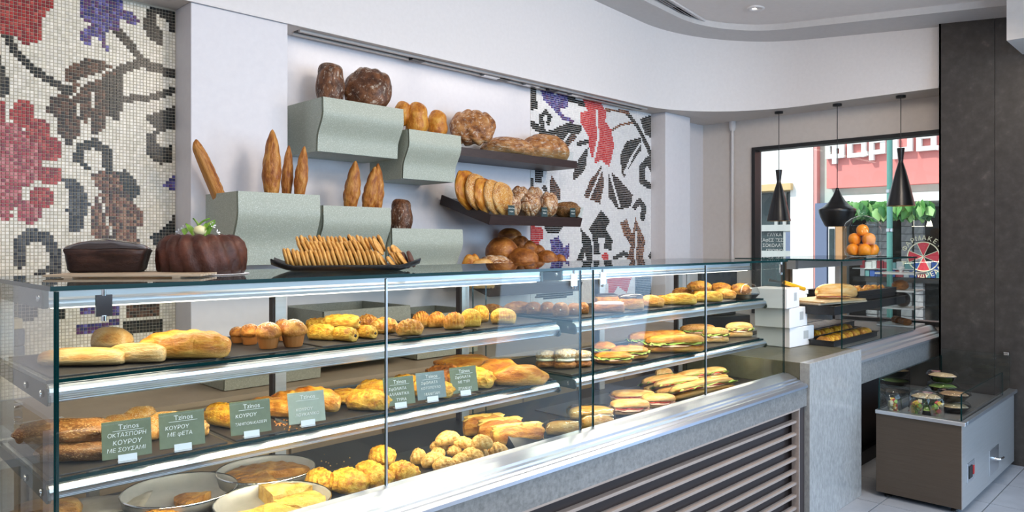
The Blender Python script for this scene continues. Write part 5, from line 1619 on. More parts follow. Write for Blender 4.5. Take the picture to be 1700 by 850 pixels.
plate = MB().lathe([(0.001, 0.0), (R0 * 0.9, 0.0), (R0 * 1.06, 0.001), (R0 * 1.06, 0.002), (0.001, 0.002)], 40).build('paper_doily', PAPER, b, (0, 0, -0.0008))
lm = noisy('garnish_leaf', [(0.3, (0.12, 0.30, 0.03)), (0.7, (0.30, 0.50, 0.08))], 30, 0.35)
lf = MB()
rws = [[(0.5 * math.cos(PI * i / 6 - PI / 2) * q * 0.42, -0.5 + i / 6, 0.10 * abs(q) + 0.12 * math.sin(PI * i / 6)) for q in (-1, -0.5, 0, 0.5, 1)] for i in range(7)]
lf.grid(rws)
lfm = lf.mesh('leaf', lm)
fwd = Vector((CC, SX, 0)); rgt = Vector((SX, -CC, 0))
for (u, h, s_, a, tl) in ((-0.030, 0.122, 0.036, 60, 50), (-0.012, 0.138, 0.030, 100, 70), (0.012, 0.142, 0.032, -70, 40), (0.030, 0.132, 0.036, -40, 50), (0.038, 0.128, 0.030, -110, 60), (0.018, 0.125, 0.03, 20, 70), (-0.04, 0.118, 0.03, 20, 30)):
    link('leaf', lfm, b, rgt * u - fwd * 0.02 + Vector((0, 0, h - 0.002)), (s_ * 1.5,) * 3, (R(tl), 0, RT + R(a)))
MB().lathe([(0.001, -0.016), (0.013, -0.011), (0.018, 0.0), (0.014, 0.011), (0.001, 0.016)], 20).build('lemon', mat('pale_lemon', (0.80, 0.74, 0.42), 0.4), b, rgt * 0.006 - fwd * 0.03 + Vector((0, 0, 0.122)))
pm = MB()
for k in range(5):
    pm.add([(0, 0, 0), (0.4, 0.16, 0.2), (0.6, 0, 0.3), (0.4, -0.16, 0.2)], [(0, 1, 2, 3)], 0, True, Matrix.Rotation(2 * PI * k / 5, 4, 'Z'))
pmm = pm.mesh('blossom', PAPER)
for u, h in ((-0.058, 0.122), (-0.046, 0.132), (-0.052, 0.116), (0.036, 0.140), (0.050, 0.120)):
    link('blossom', pmm, b, rgt * u - fwd * 0.02 + Vector((0, 0, h - 0.004)), (0.018,) * 3, (R(60), 0, RT + u * 30))

# biscuit platter
c, ln = along(473, 676, TOPZ + 0.0004, 2.40)
c.z = TOPZ
p = empty('biscuit_platter', c, 'long dark curved platter loaded with rows of biscuits', 'platter', None, R(-30))
XL2 = 0.46
f = MB()
for sgn, z_ in ((1, 0.0), (1, 0.004)):
    pass
secs = []
for i in range(21):
    t = -1 + 2 * i / 20
    lift = 0.022 * max(0, (abs(t) - 0.72) / 0.28) ** 1.2
    secs.append((t * XL2 / 2, lift))
f.grid([[(x, -0.11, z_ + 0.016) for x, z_ in secs], [(x, -0.075, z_) for x, z_ in secs], [(x, 0.075, z_) for x, z_ in secs], [(x, 0.11, z_ + 0.016) for x, z_ in secs]])
pl_ = f.build('plate', BLACKT, p)
sm_ = pl_.modifiers.new('thickness', 'SOLIDIFY'); sm_.thickness = 0.004; sm_.offset = 1
Mp = Matrix.Translation(c) @ Matrix.Rotation(R(-30), 4, 'Z')


def biscuit(kind, lx, ly, lz, dia, th, ry, rz, label, group, rx=0.0):
    """disc standing on edge in the platter; its face looks along local x"""
    q = Mp @ Vector((lx, ly, lz))
    Mr = Matrix.Rotation(R(-30), 4, 'Z') @ Matrix.Rotation(R(rz), 4, 'Z') @ Matrix.Rotation(R(90 + ry), 4, 'Y')
    return place(kind, q, Mr.to_euler(), (dia, dia * 0.92, th), label, 'biscuit', group)


rnd = random.Random(2)
for i in range(22):
    x = -0.19 + 0.0134 * i
    biscuit('biscuit', x, -0.062, 0.034 + (0.006 if i < 3 else 0), 0.064 + 0.003 * math.sin(i * 2.3), 0.0120, -18 + rnd.uniform(-3, 3), rnd.uniform(-5, 5), 'round golden biscuit standing in the front row of the platter', 'biscuits in the front row')
for i in range(16):
    x = -0.145 + 0.0134 * i
    biscuit('biscuit', x, -0.004 + rnd.uniform(-.004, .004), 0.066 + rnd.uniform(-.004, .004), 0.062, 0.0120, -26 + rnd.uniform(-3, 3), rnd.uniform(-6, 6), 'round golden biscuit in the raised middle row of the platter', 'biscuits in the middle row')
for i in range(20):
    x = -0.15 + 0.0138 * i
    biscuit('biscuit', x, 0.052 + rnd.uniform(-.004, .004), 0.082 + rnd.uniform(-.005, .005), 0.062, 0.0120, -24 + rnd.uniform(-3, 3), rnd.uniform(-6, 6), 'round golden biscuit in the hindmost row of the platter', 'biscuits in the hind row')
for i in range(16):
    x = -0.14 + 0.0150 * i
    biscuit('biscuit', x, 0.045, 0.034, 0.056, 0.0088, -20, rnd.uniform(-5, 5), 'golden biscuit buried under the hind row of the platter', 'biscuits under the hind row')
for (x, y, z_, d, ry, rz, lb) in ((0.108, -0.066, 0.030, 0.060, -32, -15, 'pale pointed biscuit leaning at the end of the front row'), (0.135, -0.075, 0.026, 0.044, -38, -20, 'small pale biscuit leaning beyond the front row'), (0.098, -0.022, 0.075, 0.064, -30, -20, 'oval biscuit tipped on top of the middle row'), (0.150, -0.050, 0.034, 0.052, -30, -10, 'thin biscuit in the leaning bundle of pale ones'), (0.160, -0.052, 0.034, 0.054, -32, -10, 'second thin biscuit of the leaning bundle'), (0.172, -0.056, 0.036, 0.064, -36, -18, 'dotted pale biscuit fronting the leaning bundle'), (0.165, 0.010, 0.056, 0.062, -40, -30, 'large yellow biscuit at the end beside the chocolate ones'), (0.150, 0.012, 0.050, 0.058, -36, -25, 'yellow biscuit half hidden behind the large yellow one')):
    biscuit('biscuit', x, y, z_, d, 0.009, ry, rz, lb, 'loose biscuits on the platter')
for (x, y, z_, lb) in ((0.176, -0.018, 0.030, 'chocolate biscuit hidden behind the two dark ones'), (0.186, -0.022, 0.030, 'chocolate biscuit in the middle of three dark ones'), (0.203, -0.030, 0.034, 'square chocolate biscuit at the very end of the platter')):
    biscuit('chocbiscuit', x, y, z_, 0.058, 0.011, -22, -15, lb, 'chocolate biscuits on the platter')

# ---------------------------------------------------------------- breads on the wall
def stand(kind, x0p, ytop, x1p, ybot, Y, label, tilt=0.0, dr=0.9, group='breads standing in the wall boxes', cat='bread', extra=0.06):
    """loaf standing upright in a box at depth Y; its lower end sinks out of sight behind the front panel"""
    a, b2 = at_y(x0p, ytop, Y), at_y(x1p, ybot, Y)
    wd = (b2 - a).length if False else abs((x1p - x0p)) * (CC * a.x + SX * Y) / FPX
    h = abs(a.z - b2.z) + extra
    m = at_y((x0p + x1p) / 2, ybot, Y)
    c = Vector((m.x, Y, m.z - extra))
    # local x (long axis) points up
    Mr = Matrix.Rotation(RT, 4, 'Z') @ Matrix.Rotation(R(tilt), 4, 'Y') @ Matrix.Rotation(R(-90), 4, 'Y')
    Mr = Mr @ Matrix.Rotation(R(90), 4, 'X')
    cc_ = c + (Matrix.Rotation(RT, 4, 'Z') @ Matrix.Rotation(R(tilt), 4, 'Y')) @ Vector((0, 0, h / 2)) + fwd * wd * dr * 0.5
    nm = PROTO[kind][0]
    o = place(kind, cc_, Mr.to_euler(), (h, wd, wd * dr), label, cat, group)
    return o


pa, pb = at_y(316, 236, 3.40), at_y(374, 374, 3.42)
dv = pa - pb
place('baguette', (pa + pb) / 2, dv.to_track_quat('X', 'Z').to_euler(), (dv.length, 0.062, 0.056), 'baguette leaning far out of the pilaster box', 'bread', 'breads standing in the wall boxes')
stand('flute', 433, 213, 467, 320, 3.30, 'tallest pointed baguette in the pilaster box', 1)
stand('flute', 464, 240, 485, 320, 3.34, 'middle slim baguette in the pilaster box', 3)
stand('flute', 483, 241, 507, 320, 3.28, 'slim baguette at the box edge in the pilaster box', 6)
stand('flute', 564, 265, 594, 342, 3.42, 'pointed baguette alone in the box above the platter', 7)
stand('flute', 594, 274, 622, 343, 3.44, 'baguette touching its twin in the box above the platter', 10)
stand('flute', 612, 270, 637, 343, 3.42, 'baguette with floury streak in the box above the platter', 2)
stand('rye', 647, 329, 684, 379, 3.44, 'single brown rye loaf in the lowest box', 0, 0.7)
stand('rye', 523, 96, 570, 164, 3.50, 'dark loaf with white flour in the topmost box', 1, 0.7)
stand('roll', 652, 163, 681, 192, 3.50, 'short roll partly behind the topmost box', 4, 0.8)
stand('roll', 670, 163, 709, 216, 3.46, 'short upright roll in the middle of three', 3, 0.8)
stand('roll', 706, 177, 741, 220, 3.46, 'short upright roll toward the upper shelf', 3, 0.8)
# big round loaf seen from its face
def face_loaf(kind, x0p, y0p, x1p, y1p, Y, label, thick=0.5, group='round loaves on the wall', rz=0, extra=0.0, lean=12):
    a = at_y((x0p + x1p) / 2, y1p, Y)
    w_ = CC * a.x + SX * Y
    wd, h = (x1p - x0p) * w_ / FPX, (y1p - y0p) * w_ / FPX + extra
    Mr = Matrix.Rotation(RT + R(rz), 4, 'Z') @ Matrix.Rotation(R(90 - lean), 4, 'X')
    cc_ = Vector((a.x, Y, a.z - extra + h / 2)) + fwd * (h * thick * 0.45)
    return place(kind, cc_, Mr.to_euler(), (wd, h, h * thick), label, 'bread', group)


o = face_loaf('ryeboule', 569, 113, 650, 178, 3.42, 'large round rye loaf in the topmost box', 0.5, extra=0.05)
# upper level shelf
zs = 2.0925
item_at = lambda *a, **k: item(*a, **k)


def on_shelf(kind, box, Y, z, label, dr=0.6, rot=-8, group='rustic loaves on the upper shelf', hmul=1.0, tilt=(0, 0)):
    x0p, y0p, x1p, y1p = box
    m = at_y((x0p + x1p) / 2, y1p, Y)
    w_ = CC * m.x + SX * Y
    A = (x1p - x0p) * w_ / FPX
    th = R(rot)
    Ln = A / math.sqrt(math.cos(th) ** 2 + (dr * math.sin(th)) ** 2)
    zt = at_y((x0p + x1p) / 2, y0p, Y).z
    return place(kind, Vector((m.x, Y, z)), (R(tilt[0]), R(tilt[1]), RT + th), (Ln, Ln * dr, (zt - z) * hmul), label, 'bread', group)


face_loaf('rustic', 746, 184, 822, 246, 3.50, 'round rustic loaf propped upright on the upper shelf', 0.45, lean=20)
on_shelf('rustic', (800, 229, 887, 259), 3.50, zs, 'flat floury loaf in the middle of the upper shelf', 0.5, 30)
on_shelf('rustic', (864, 225, 946, 268), 3.54, zs, 'long floury loaf at the end of the upper shelf', 0.5, 30)


# tilted shelves: local frame of the shelf bottom
def shelf_pt(s, base, lx, ly, lz): return s.matrix_world @ (base @ Vector((lx, ly, lz))) if False else Vector(s.location) + (base @ Vector((lx, ly, lz)))


def upright(kind, s, base, box, ly, label, thick, group, rz=20, lean=15):
    """loaf standing on its edge on a tilted shelf, sized from the photograph"""
    x0p, y0p, x1p, y1p = box
    Y = s.location.y + (base @ Vector((0, ly, 0))).y
    m = at_y((x0p + x1p) / 2, y1p, Y)
    w_ = CC * m.x + SX * Y
    wd, h = (x1p - x0p) * w_ / FPX, (y1p - y0p) * w_ / FPX
    zf = s.location.z + (base @ Vector((0, ly, -0.02))).z
    ztop = at_y((x0p + x1p) / 2, y0p, Y).z
    h = max(ztop - zf - 0.002, 0.03)
    Mr = Matrix.Rotation(RT + R(rz), 4, 'Z') @ Matrix.Rotation(R(90 - lean), 4, 'X')
    wd2 = wd / max(0.3, math.sqrt(math.cos(R(rz)) ** 2 + (thick * math.sin(R(rz))) ** 2))
    cc_ = Vector((m.x, Y, zf + h / 2))
    n_ = Mr @ Vector((0, 0, 1))
    cc_ -= n_ * (h * thick * 0.5)
    return place(kind, cc_, Mr.to_euler(), (wd2, h, h * thick), label, 'bread', group)


G = 'sesame breads on the tilted shelf'
for bx, lb, kd in (((760, 281, 796, 336), 'orange plain oval bread first in the standing row', 'roll'), ((776, 287, 812, 344), 'sesame bread standing second in the row', 'sesame'), ((791, 294, 823, 350), 'smooth yellow oval bread standing third in the row', 'roll'), ((805, 297, 837, 356), 'dense sesame bread standing fourth in the row', 'sesame'), ((819, 301, 853, 358), 'pale sesame bread standing last in the row', 'sesame')):
    upright(kd, sh2, base2, bx, 0.20 if 'first' in lb else 0.15 if 'second' in lb else 0.11 if 'third' in lb else 0.08 if 'fourth' in lb else 0.06, lb, 0.24, G, 58, 8)
G = 'floury rolls on the tilted shelf'
for bx, ly, lb, kd in (((846, 308, 880, 346), 0.26, 'floury round loaf at the back of the tilted shelf', 'boule'), ((872, 309, 902, 346), 0.28, 'floury round loaf behind the label cards', 'boule'), ((842, 324, 865, 358), 0.06, 'small floury loaf behind the first label card', 'boule'), ((864, 320, 898, 358), 0.07, 'cracked floury loaf facing the glass guard', 'boule'), ((895, 318, 927, 358), 0.08, 'cracked floury loaf beside the second label card', 'boule'), ((922, 334, 963, 361), 0.07, 'dark grainy loaf at the end of the tilted shelf', 'seeded')):
    upright(kd, sh2, base2, bx, ly, lb, 0.5 if kd == 'boule' else 0.8, G, 8, 10)
G = 'round rolls on the lowest dark shelf'
for bx, ly, lb in (((806, 392, 860, 436), 0.27, 'large brown roll lowest at the back'), ((826, 378, 866, 402), 0.40, 'brown roll crowning the heap'), ((848, 390, 880, 420), 0.32, 'brown roll just below the crowning one'), ((842, 410, 894, 446), 0.12, 'front round brown roll behind the glass top'), ((862, 398, 892, 424), 0.27, 'brown roll in the middle of the slope'), ((880, 405, 905, 428), 0.24, 'narrow brown roll behind the end ones'), ((888, 414, 926, 444), 0.12, 'dark brown roll near the shelf end'), ((918, 421, 940, 444), 0.14, 'small tan roll at the shelf end')):
    x0p, y0p, x1p, y1p = bx
    Y = sh3.location.y + (base3 @ Vector((0, ly, 0))).y
    m = at_y((x0p + x1p) / 2, (y0p + y1p) / 2, Y)
    w_ = CC * m.x + SX * Y
    d_ = (x1p - x0p) * w_ / FPX
    h_ = (y1p - y0p) * w_ / FPX
    place('bun', Vector((m.x, m.y, m.z - h_ / 2)), (R(18), 0, RT), (d_, d_ * 0.85, h_), lb, 'bread', G)
G = 'flat loaves at the start of the lowest dark shelf'
for bx, ly, lb, kd in (((764, 420, 800, 440), 0.10, 'small flat loaf at the beginning of the lowest shelf', 'roll'), ((778, 428, 822, 442), 0.05, 'thin yellow loaf in front on the lowest shelf', 'loaf'), ((784, 424, 858, 442), 0.12, 'floury flat loaf lying on the lowest shelf', 'boule')):
    x0p, y0p, x1p, y1p = bx
    Y = sh3.location.y + (base3 @ Vector((0, ly, 0))).y
    m = at_y((x0p + x1p) / 2, y1p, Y)
    w_ = CC * m.x + SX * Y
    d_ = (x1p - x0p) * w_ / FPX
    zf = sh3.location.z + (base3 @ Vector((0, ly, -0.019))).z
    zt = at_y((x0p + x1p) / 2, y0p, Y).z
    place(kd, Vector((m.x, m.y, zf)), (R(10), 0, RT + R(10)), (d_, d_ * 0.45, max(0.04, zt - zf)), lb, 'bread', G)
# small label cards on the tilted shelf
for i, (px, py, tx) in enumerate(((849, 349, 'ΧΩΡΙΑΤΙΚΟ'), (904, 352, 'ΖΥΜΩΤΟ'), (951, 353, 'ΣΙΚΑΛΗΣ'))):
    p_ = at_y(px, py, 3.198)
    o = empty('label_card', p_, ('dark teal label card before the small floury loaf', 'dark teal label card between the cracked loaves', 'dark teal label card in front of the grainy loaf')[i], 'sign', 'label cards on the tilted shelf')
    MB().box(-0.028, 0, -0.03, 0.028, 0.0015, 0.03).build('card', TAGD, o)
    lettering('lettering', tx, 0.0105, CHALK, o, (0, -0.0006, 0.008), (R(90), 0, 0))
    lettering('lettering', 'ΨΩΜΙ', 0.012, CHALK, o, (0, -0.0006, -0.012), (R(90), 0, 0))

# ---------------------------------------------------------------- chalk signs on the lower shelf
def sign(box, lines, label, m, washed=False):
    x0p, y0p, x1p, y1p = box
    Y = 1.852
    a = at_y((x0p + x1p) / 2, y1p, Y)
    w_ = CC * a.x + SX * Y
    h = (y1p - y0p - 6) * w_ / FPX
    wd = 0.105
    o = empty('price_sign', Vector((a.x, Y, 0.9885)), label, 'sign', 'chalk signs on the lower shelf', R(-10))
    lift = 0.010
    T = Matrix.Rotation(R(-12), 4, 'X')
    bd = bevel(MB().box(-wd / 2, 0, lift, wd / 2, 0.0016, lift + 0.086, M=T).build('card', m, o), 0.001)
    MB().box(-0.02, -0.004, 0, 0.02, 0.012, 0.003).box(-0.02, -0.003, 0.003, 0.02, -0.001, 0.018, M=T).build('clip', PLASTICW, o)
    zt = lift + 0.086
    def ln(tx, s_, z_, x_=0, al='CENTER', sh=0.0):
        q = T @ Vector((x_, -0.0008, z_))
        lettering('lettering', tx, s_, CHALK, o, q, (R(90 - 12), 0, 0), al, 0.0003, None, sh)
    ln('Tzinos', 0.0165, zt - 0.020, 0.004)
    q = MB().box(-0.030, -0.0010, zt - 0.0240, 0.036, -0.0003, zt - 0.0230, M=T).build('underline', CHALK, o)
    for tx, s_, z_, x_ in lines: ln(tx, s_ * 0.80, zt - z_, x_, 'CENTER', 0.12)
    return o


PLASTICW = mat('clear_clip', (0.75, 0.76, 0.78), 0.15)
sign((180, 706, 244, 760), [('ΟΚΤΑΣΠΟΡΗ', 0.0165, 0.037, 0), ('ΚΟΥΡΟΥ', 0.0185, 0.055, 0), ('ΜΕ ΣΟΥΣΑΜΙ', 0.0160, 0.071, -0.002)], 'chalk sign with the longest text before the seeded pastries', TAGG)
sign((275, 691, 333, 743), [('ΚΟΥΡΟΥ', 0.0165, 0.042, -0.012), ('ΜΕ ΦΕΤΑ', 0.0165, 0.058, -0.006)], 'chalk sign naming feta before the sesame rolls', TAGG)
sign((392, 676, 444, 722), [('ΚΟΥΡΟΥ', 0.0165, 0.042, -0.012), ('ΖΑΜΠΟΝ-ΚΑΣΕΡΙ', 0.0125, 0.062, 0)], 'chalk sign naming ham before the striped phyllo roll', TAGG)
sign((487, 658, 536, 702), [('ΚΟΥΡΟΥ', 0.0145, 0.052, -0.008), ('ΛΟΥΚΑΝΙΚΟ', 0.0145, 0.066, 0)], 'pale glaring chalk sign before the scored golden rolls', noisy('glare_washed_card', [(0.3, (0.30, 0.33, 0.23)), (0.7, (0.36, 0.39, 0.28))], 40, 0.3))  # glare on this sign is painted in as a paler card colour
sign((645, 637, 686, 679), [('ΣΦΟΛΙΑΤΑ', 0.0150, 0.040, -0.006), ('ΑΛΛΑΝΤΙΚΑ', 0.0150, 0.056, -0.002), ('ΤΥΡΙΑ', 0.0155, 0.074, 0.004)], 'chalk sign beside the steel seam strip on the lower shelf', TAGG)
sign((699, 628, 738, 668), [('ΣΦΟΛΙΑΤΑ', 0.0150, 0.038, -0.006), ('ΚΟΤΟΠΟΥΛΟ', 0.0140, 0.054, -0.002), ('ΜΑΝΙΤΑΡΙ', 0.0150, 0.074, 0)], 'blue grey chalk sign before the layered pastry', TAGB)
sign((754, 615, 792, 655), [('ΣΦΟΛΙΑΤΑ', 0.0150, 0.038, -0.004), ('ΜΕ ΤΥΡΙ', 0.0150, 0.054, -0.002), ('ΣΠΑΝΑΚΙ', 0.0150, 0.076, 0)], 'chalk sign farthest along, before the shredded pastry', TAGG)

# ---------------------------------------------------------------- behind and beside the case
# round steel canister and grey wall box beside the mosaic
q = at_x(14, 705, 0.56)
pt = empty('prep_table', (0.50, 2.78, 0), 'small steel prep table behind the end of the case', 'table')
MB().box(-0.24, -0.25, 0.85, 0.24, 0.25, 0.874).build('table_top', STEEL, pt)
for x in (-0.21, 0.21):
    for y in (-0.22, 0.22):
        MB().box(x - 0.015, y - 0.015, 0, x + 0.015, y + 0.015, 0.85).build('leg', STEEL, pt)
q = at_y(4, 730, 2.72)
o = empty('glass_canister', (q.x, 2.72, 0.8745), 'clear ribbed canister with steel lid at the picture edge', 'jar')
MB().lathe([(0.045, 0), (0.052, 0.012), (0.052, 0.10), (0.044, 0.112)], 28).build('body', PLASTIC, o)
MB().lathe([(0.001, 0.003), (0.046, 0.003), (0.047, 0.055), (0.001, 0.058)], 24).build('contents', noisy('grains', [(0.3, (0.35, 0.26, 0.15)), (0.7, (0.5, 0.42, 0.3))], 60, 0.7), o)
MB().lathe([(0.048, 0.112), (0.054, 0.113), (0.054, 0.128), (0.04, 0.134), (0.001, 0.135)], 28).build('lid', CHROME, o)
MB().lathe([(0.0528, 0.028), (0.0545, 0.031), (0.0528, 0.034)], 28).lathe([(0.0528, 0.074), (0.0545, 0.077), (0.0528, 0.080)], 28).build('band', CHROME, o)
a_, b2 = at_y(-6, 546, 3.69), at_y(34, 598, 3.69)
o = empty('wall_dispenser', (a_.x, 3.69, b2.z), 'blue grey wall box with a cream top on the mosaic', 'dispenser')
wd, hh = b2.x - a_.x, a_.z - b2.z
gm = mat('blue_grey_plastic', (0.13, 0.15, 0.19), 0.4)
bevel(MB().box(0, -0.08, 0, wd, 0, hh * 0.49).build('lower_cover', gm, o), 0.004)
bevel(MB().box(0, -0.08, hh * 0.51, wd, 0, hh).build('upper_cover', gm, o), 0.004)
bevel(MB().box(-0.01, -0.10, hh + 0.002, wd * 0.86, 0, hh + 0.045).build('cream_shelf', mat('cream_plastic', (0.62, 0.52, 0.33), 0.4), o), 0.004)

# till behind the sandwich case
p = at_y(1192, 480, 2.75)
o = empty('till_monitor', (p.x, p.y, 0.845), 'black till monitor behind the custard puffs', 'monitor', None, R(-20))
bevel(MB().box(-0.17, -0.02, 0.31, 0.17, 0.03, 0.48).build('screen', BLACKT, o), 0.012)
MB().box(-0.03, -0.005, 0.18, 0.03, 0.025, 0.31).build('stem', BLACK, o)
bevel(MB().box(-0.20, -0.12, 0.0, 0.20, 0.18, 0.13).build('cash_drawer', BLACKT, o), 0.006)
bevel(MB().box(-0.10, -0.08, 0.131, 0.10, 0.08, 0.18).build('base', BLACK, o), 0.006)
# work counter that carries the till
wk = empty('till_counter', (4.40, 2.45, 0), 'dark counter behind the case carrying the till', 'counter')
MB().box(0, 0.16, 0, 0.98, 0.58, 0.82).build('carcass', LOUVD, wk)
MB().box(-0.02, 0.14, 0.821, 1.0, 0.60, 0.8445).build('worktop', STEEL, wk)
# three white boxes stacked on the end slab
for i, (bx, lb) in enumerate((((1268, 566, 1340, 600), 'lowest white box of the stack on the end slab'), ((1264, 536, 1330, 568), 'middle white box of the stack on the end slab'), ((1262, 508, 1312, 538), 'topmost white box of the stack with a grey square'))):
    Y = 2.02
    z0 = 0.870 + i * 0.1205
    wdt = 0.30 - 0.035 * i
    xc = at_y((bx[0] + bx[2]) / 2, 560, Y).x + 0.02
    o = empty('white_box', (xc, Y, z0), lb, 'box', 'white boxes stacked on the end slab', R(-4 + 5 * i))
    bevel(MB().box(-wdt / 2, -0.10, 0, wdt / 2, 0.12, 0.118).build('carton', PAPER, o), 0.003)
    MB().box(wdt * 0.06, -0.1012, 0.04, wdt * 0.26, -0.1002, 0.09).build('grey_label', fr_m, o)
# domed plastic tub at the end of the upper shelf
q = at_z(1266, 496, GA)
q = Vector((3.755, 1.93, 1.2022))
o = empty('domed_tub', q, 'clear domed plastic tub at the end of the upper shelf', 'container')
MB().lathe([(0.055, 0.0), (0.075, 0.02), (0.078, 0.022)], 28).build('base', BLACK, o)
MB().lathe([(0.078, 0.023), (0.076, 0.04), (0.055, 0.07), (0.02, 0.082), (0.001, 0.083)], 28).build('dome', PLASTIC, o)
place('bun', q + Vector((0, 0, 0.0225)), (0, 0, 1), (0.07, 0.06, 0.04), 'small roll inside the clear domed tub', 'bread', None)

# ---------------------------------------------------------------- serving case contents
def tray(x0, x1, y0, y1, z, h, label, m=BLACKT, group='black trays in the serving case'):
    o = empty('serving_tray', ((x0 + x1) / 2, (y0 + y1) / 2, z), label, 'tray', group)
    W_, D_ = (x1 - x0) / 2, (y1 - y0) / 2
    MB().box(-W_, -D_, 0, W_, D_, 0.004).build('bottom', m, o)
    f = MB().box(-W_, -D_, 0.004, W_, -D_ + 0.006, h).box(-W_, D_ - 0.006, 0.004, W_, D_, h).box(-W_, -D_ + 0.006, 0.004, -W_ + 0.006, D_ - 0.006, h).box(W_ - 0.006, -D_ + 0.006, 0.004, W_, D_ - 0.006, h)
    f.build('wall', m, o)
    MB().box(-W_ - 0.008, -D_ - 0.008, h - 0.003, W_ + 0.008, -D_ + 0.001, h).box(-W_ - 0.008, D_ - 0.001, h - 0.003, W_ + 0.008, D_ + 0.008, h).box(-W_ - 0.008, -D_, h - 0.003, -W_ + 0.001, D_, h).box(W_ - 0.001, -D_, h - 0.003, W_ + 0.008, D_, h).build('lip', m, o)
    return o


tray(4.52, 5.84, 1.745, 2.16, 1.064, 0.055, 'long black tray forming the upper level of the serving case')
tray(5.06, 5.80, 1.80, 2.14, 1.120, 0.030, 'black tray lowest in the stack on the upper level')
tray(5.08, 5.82, 1.80, 2.14, 1.151, 0.030, 'black tray topmost in the stack on the upper level')
tray(4.55, 5.30, 1.76, 1.905, 0.869, 0.035, 'front black tray of pastries on the serving worktop')
tray(4.60, 5.45, 1.925, 2.07, 0.869, 0.040, 'second black tray of pastries on the serving worktop')
tray(4.95, 5.80, 2.09, 2.29, 0.869, 0.045, 'rear black tray holding the flat brown bake')
bd_ = empty('bread_board', (4.80, 1.93, 1.119), 'pale wooden board with cheese and a baguette on the upper level', 'board', None, R(-12))
bevel(MB().box(-0.26, -0.15, 0, 0.26, 0.15, 0.012).build('board', wm, bd_), 0.003)
bevel(MB().box(-0.25, -0.16, 0.0122, 0.25, 0.14, 0.022, M=Matrix.Rotation(R(4), 4, 'Z')).build('upper_board', noisy('tan_board', [(0.3, (0.50, 0.32, 0.15)), (0.7, (0.60, 0.42, 0.22))], 8, 0.5, stretch=(1, 8, 8)), bd_), 0.003)
item('loaf', (1352, 470, 1424, 494), 1.145, 'golden baguette piece lying on the pale board', 'bread', None, 10, 0.35)
item('ciabatta', (1356, 484, 1412, 496), 1.144, 'pale flat sandwich with tomato under the baguette piece', 'sandwich', None, 5, 0.4, hmax=0.03)
p1, p2 = at_y(1302, 469, 2.0), at_y(1336, 480, 1.95)
o = MB().tube([(0, 0, 0), tuple((p2 - p1) * 0.97), tuple(p2 - p1)], [0.013, 0.013, 0.008], 14).build('yellow_handle', mat('yellow_plastic', (0.85, 0.42, 0.01), 0.3), None, p1)
o.name = 'bread_knife'
tag(o, 'bright yellow handled knife above the pale board', 'knife')
bl = MB().add([(0, 0, 0), (-0.16, 0.02, 0.03), (-0.17, 0.022, 0.012), (-0.005, 0.0, -0.012), (0, 0.002, 0), (-0.16, 0.022, 0.03), (-0.17, 0.024, 0.012), (-0.005, 0.002, -0.012)], [(0, 1, 2, 3), (7, 6, 5, 4), (0, 4, 5, 1), (1, 5, 6, 2), (2, 6, 7, 3), (3, 7, 4, 0)]).build('blade', CHROME, o)
rnd = random.Random(9)
G = 'small pastries in the serving trays'
for k in range(13):
    x = 5.14 + 0.048 * k
    place('turnover', Vector((x, 1.92 + rnd.uniform(-0.06, 0.06), 1.156)), (0, 0, rnd.uniform(0, 3)), (0.065, 0.045, 0.042), 'small golden pastry in the topmost tray of the upper level', 'pastry', 'pastries in the topmost tray')
for k in range(15):
    for j in range(2):
        place('shell' if (k + j) % 3 else 'roll', Vector(((4.59, 4.65)[j] + (0.048, 0.054)[j] * k, (1.832, 1.997)[j] + rnd.uniform(-0.012, 0.012), 0.874)), (0, 0, rnd.uniform(0.8, 1.4)), (0.10, 0.05, 0.052), ('yellow pastry in the front worktop tray', 'yellow pastry in the second worktop tray')[j], 'pastry', ('pastries in the front worktop tray', 'pastries in the second worktop tray')[j])
o = bevel(MB().box(-0.40, -0.085, 0, 0.40, 0.085, 0.04).build('tray_bake', crust('tray_bake', (0.30, 0.19, 0.12), (0.42, 0.29, 0.19), (0.55, 0.42, 0.30), (0.4, 0.28, 0.2), scale=20, bump=0.8), None, (5.375, 2.19, 0.8735)), 0.006)
tag(o, 'flat brown tray bake filling the rear worktop tray', 'cake')
# white acrylic bin tower with pastries at the far end
AX, AY = 6.15, 1.87
aw = empty('acrylic_bin', (AX, AY, 0.868), 'tall clear and white bin tower before the street window', 'display stand')
WA = mat('white_acrylic', (0.80, 0.82, 0.84), 0.2)
for i, z_ in enumerate((0.0, 0.132, 0.264)):
    MB().box(-0.14, -0.13, z_, 0.14, 0.13, z_ + 0.012).build('shelf', WA, aw)
    MB().box(-0.14, -0.13, z_ + 0.0125, -0.134, 0.13, z_ + 0.131).build('side_panel', PLASTIC, aw)
    MB().box(-0.133, 0.124, z_ + 0.0125, 0.14, 0.13, z_ + 0.131).build('side_panel', PLASTIC, aw)
MB().box(-0.15, -0.14, 0.396, 0.15, 0.14, 0.408).build('lid', WA, aw)
MB().lathe([(0.012, 0.408), (0.010, 0.420), (0.022, 0.432), (0.022, 0.446), (0.001, 0.456)], 18).build('knob', WA, aw)
def ring_cake(x, y, z, r, m, label, upright_=True):
    f = MB().lathe([(r * 0.30, -0.02), (r * 0.6, -0.034), (r * 0.95, -0.02), (r, 0.0), (r * 0.95, 0.02), (r * 0.6, 0.034), (r * 0.30, 0.02), (r * 0.25, 0.0), (r * 0.30, -0.02)], 30)
    o = f.build('ring_cake', m, None, (x, y, z + (r if upright_ else 0.034)))
    if upright_: o.rotation_euler = (R(90), 0, R(-30))
    return tag(o, label, 'cake')
ring_cake(AX - 0.02, AY - 0.02, 1.0125, 0.056, CHOC, 'dark ring cake standing in the middle bin of the tower')
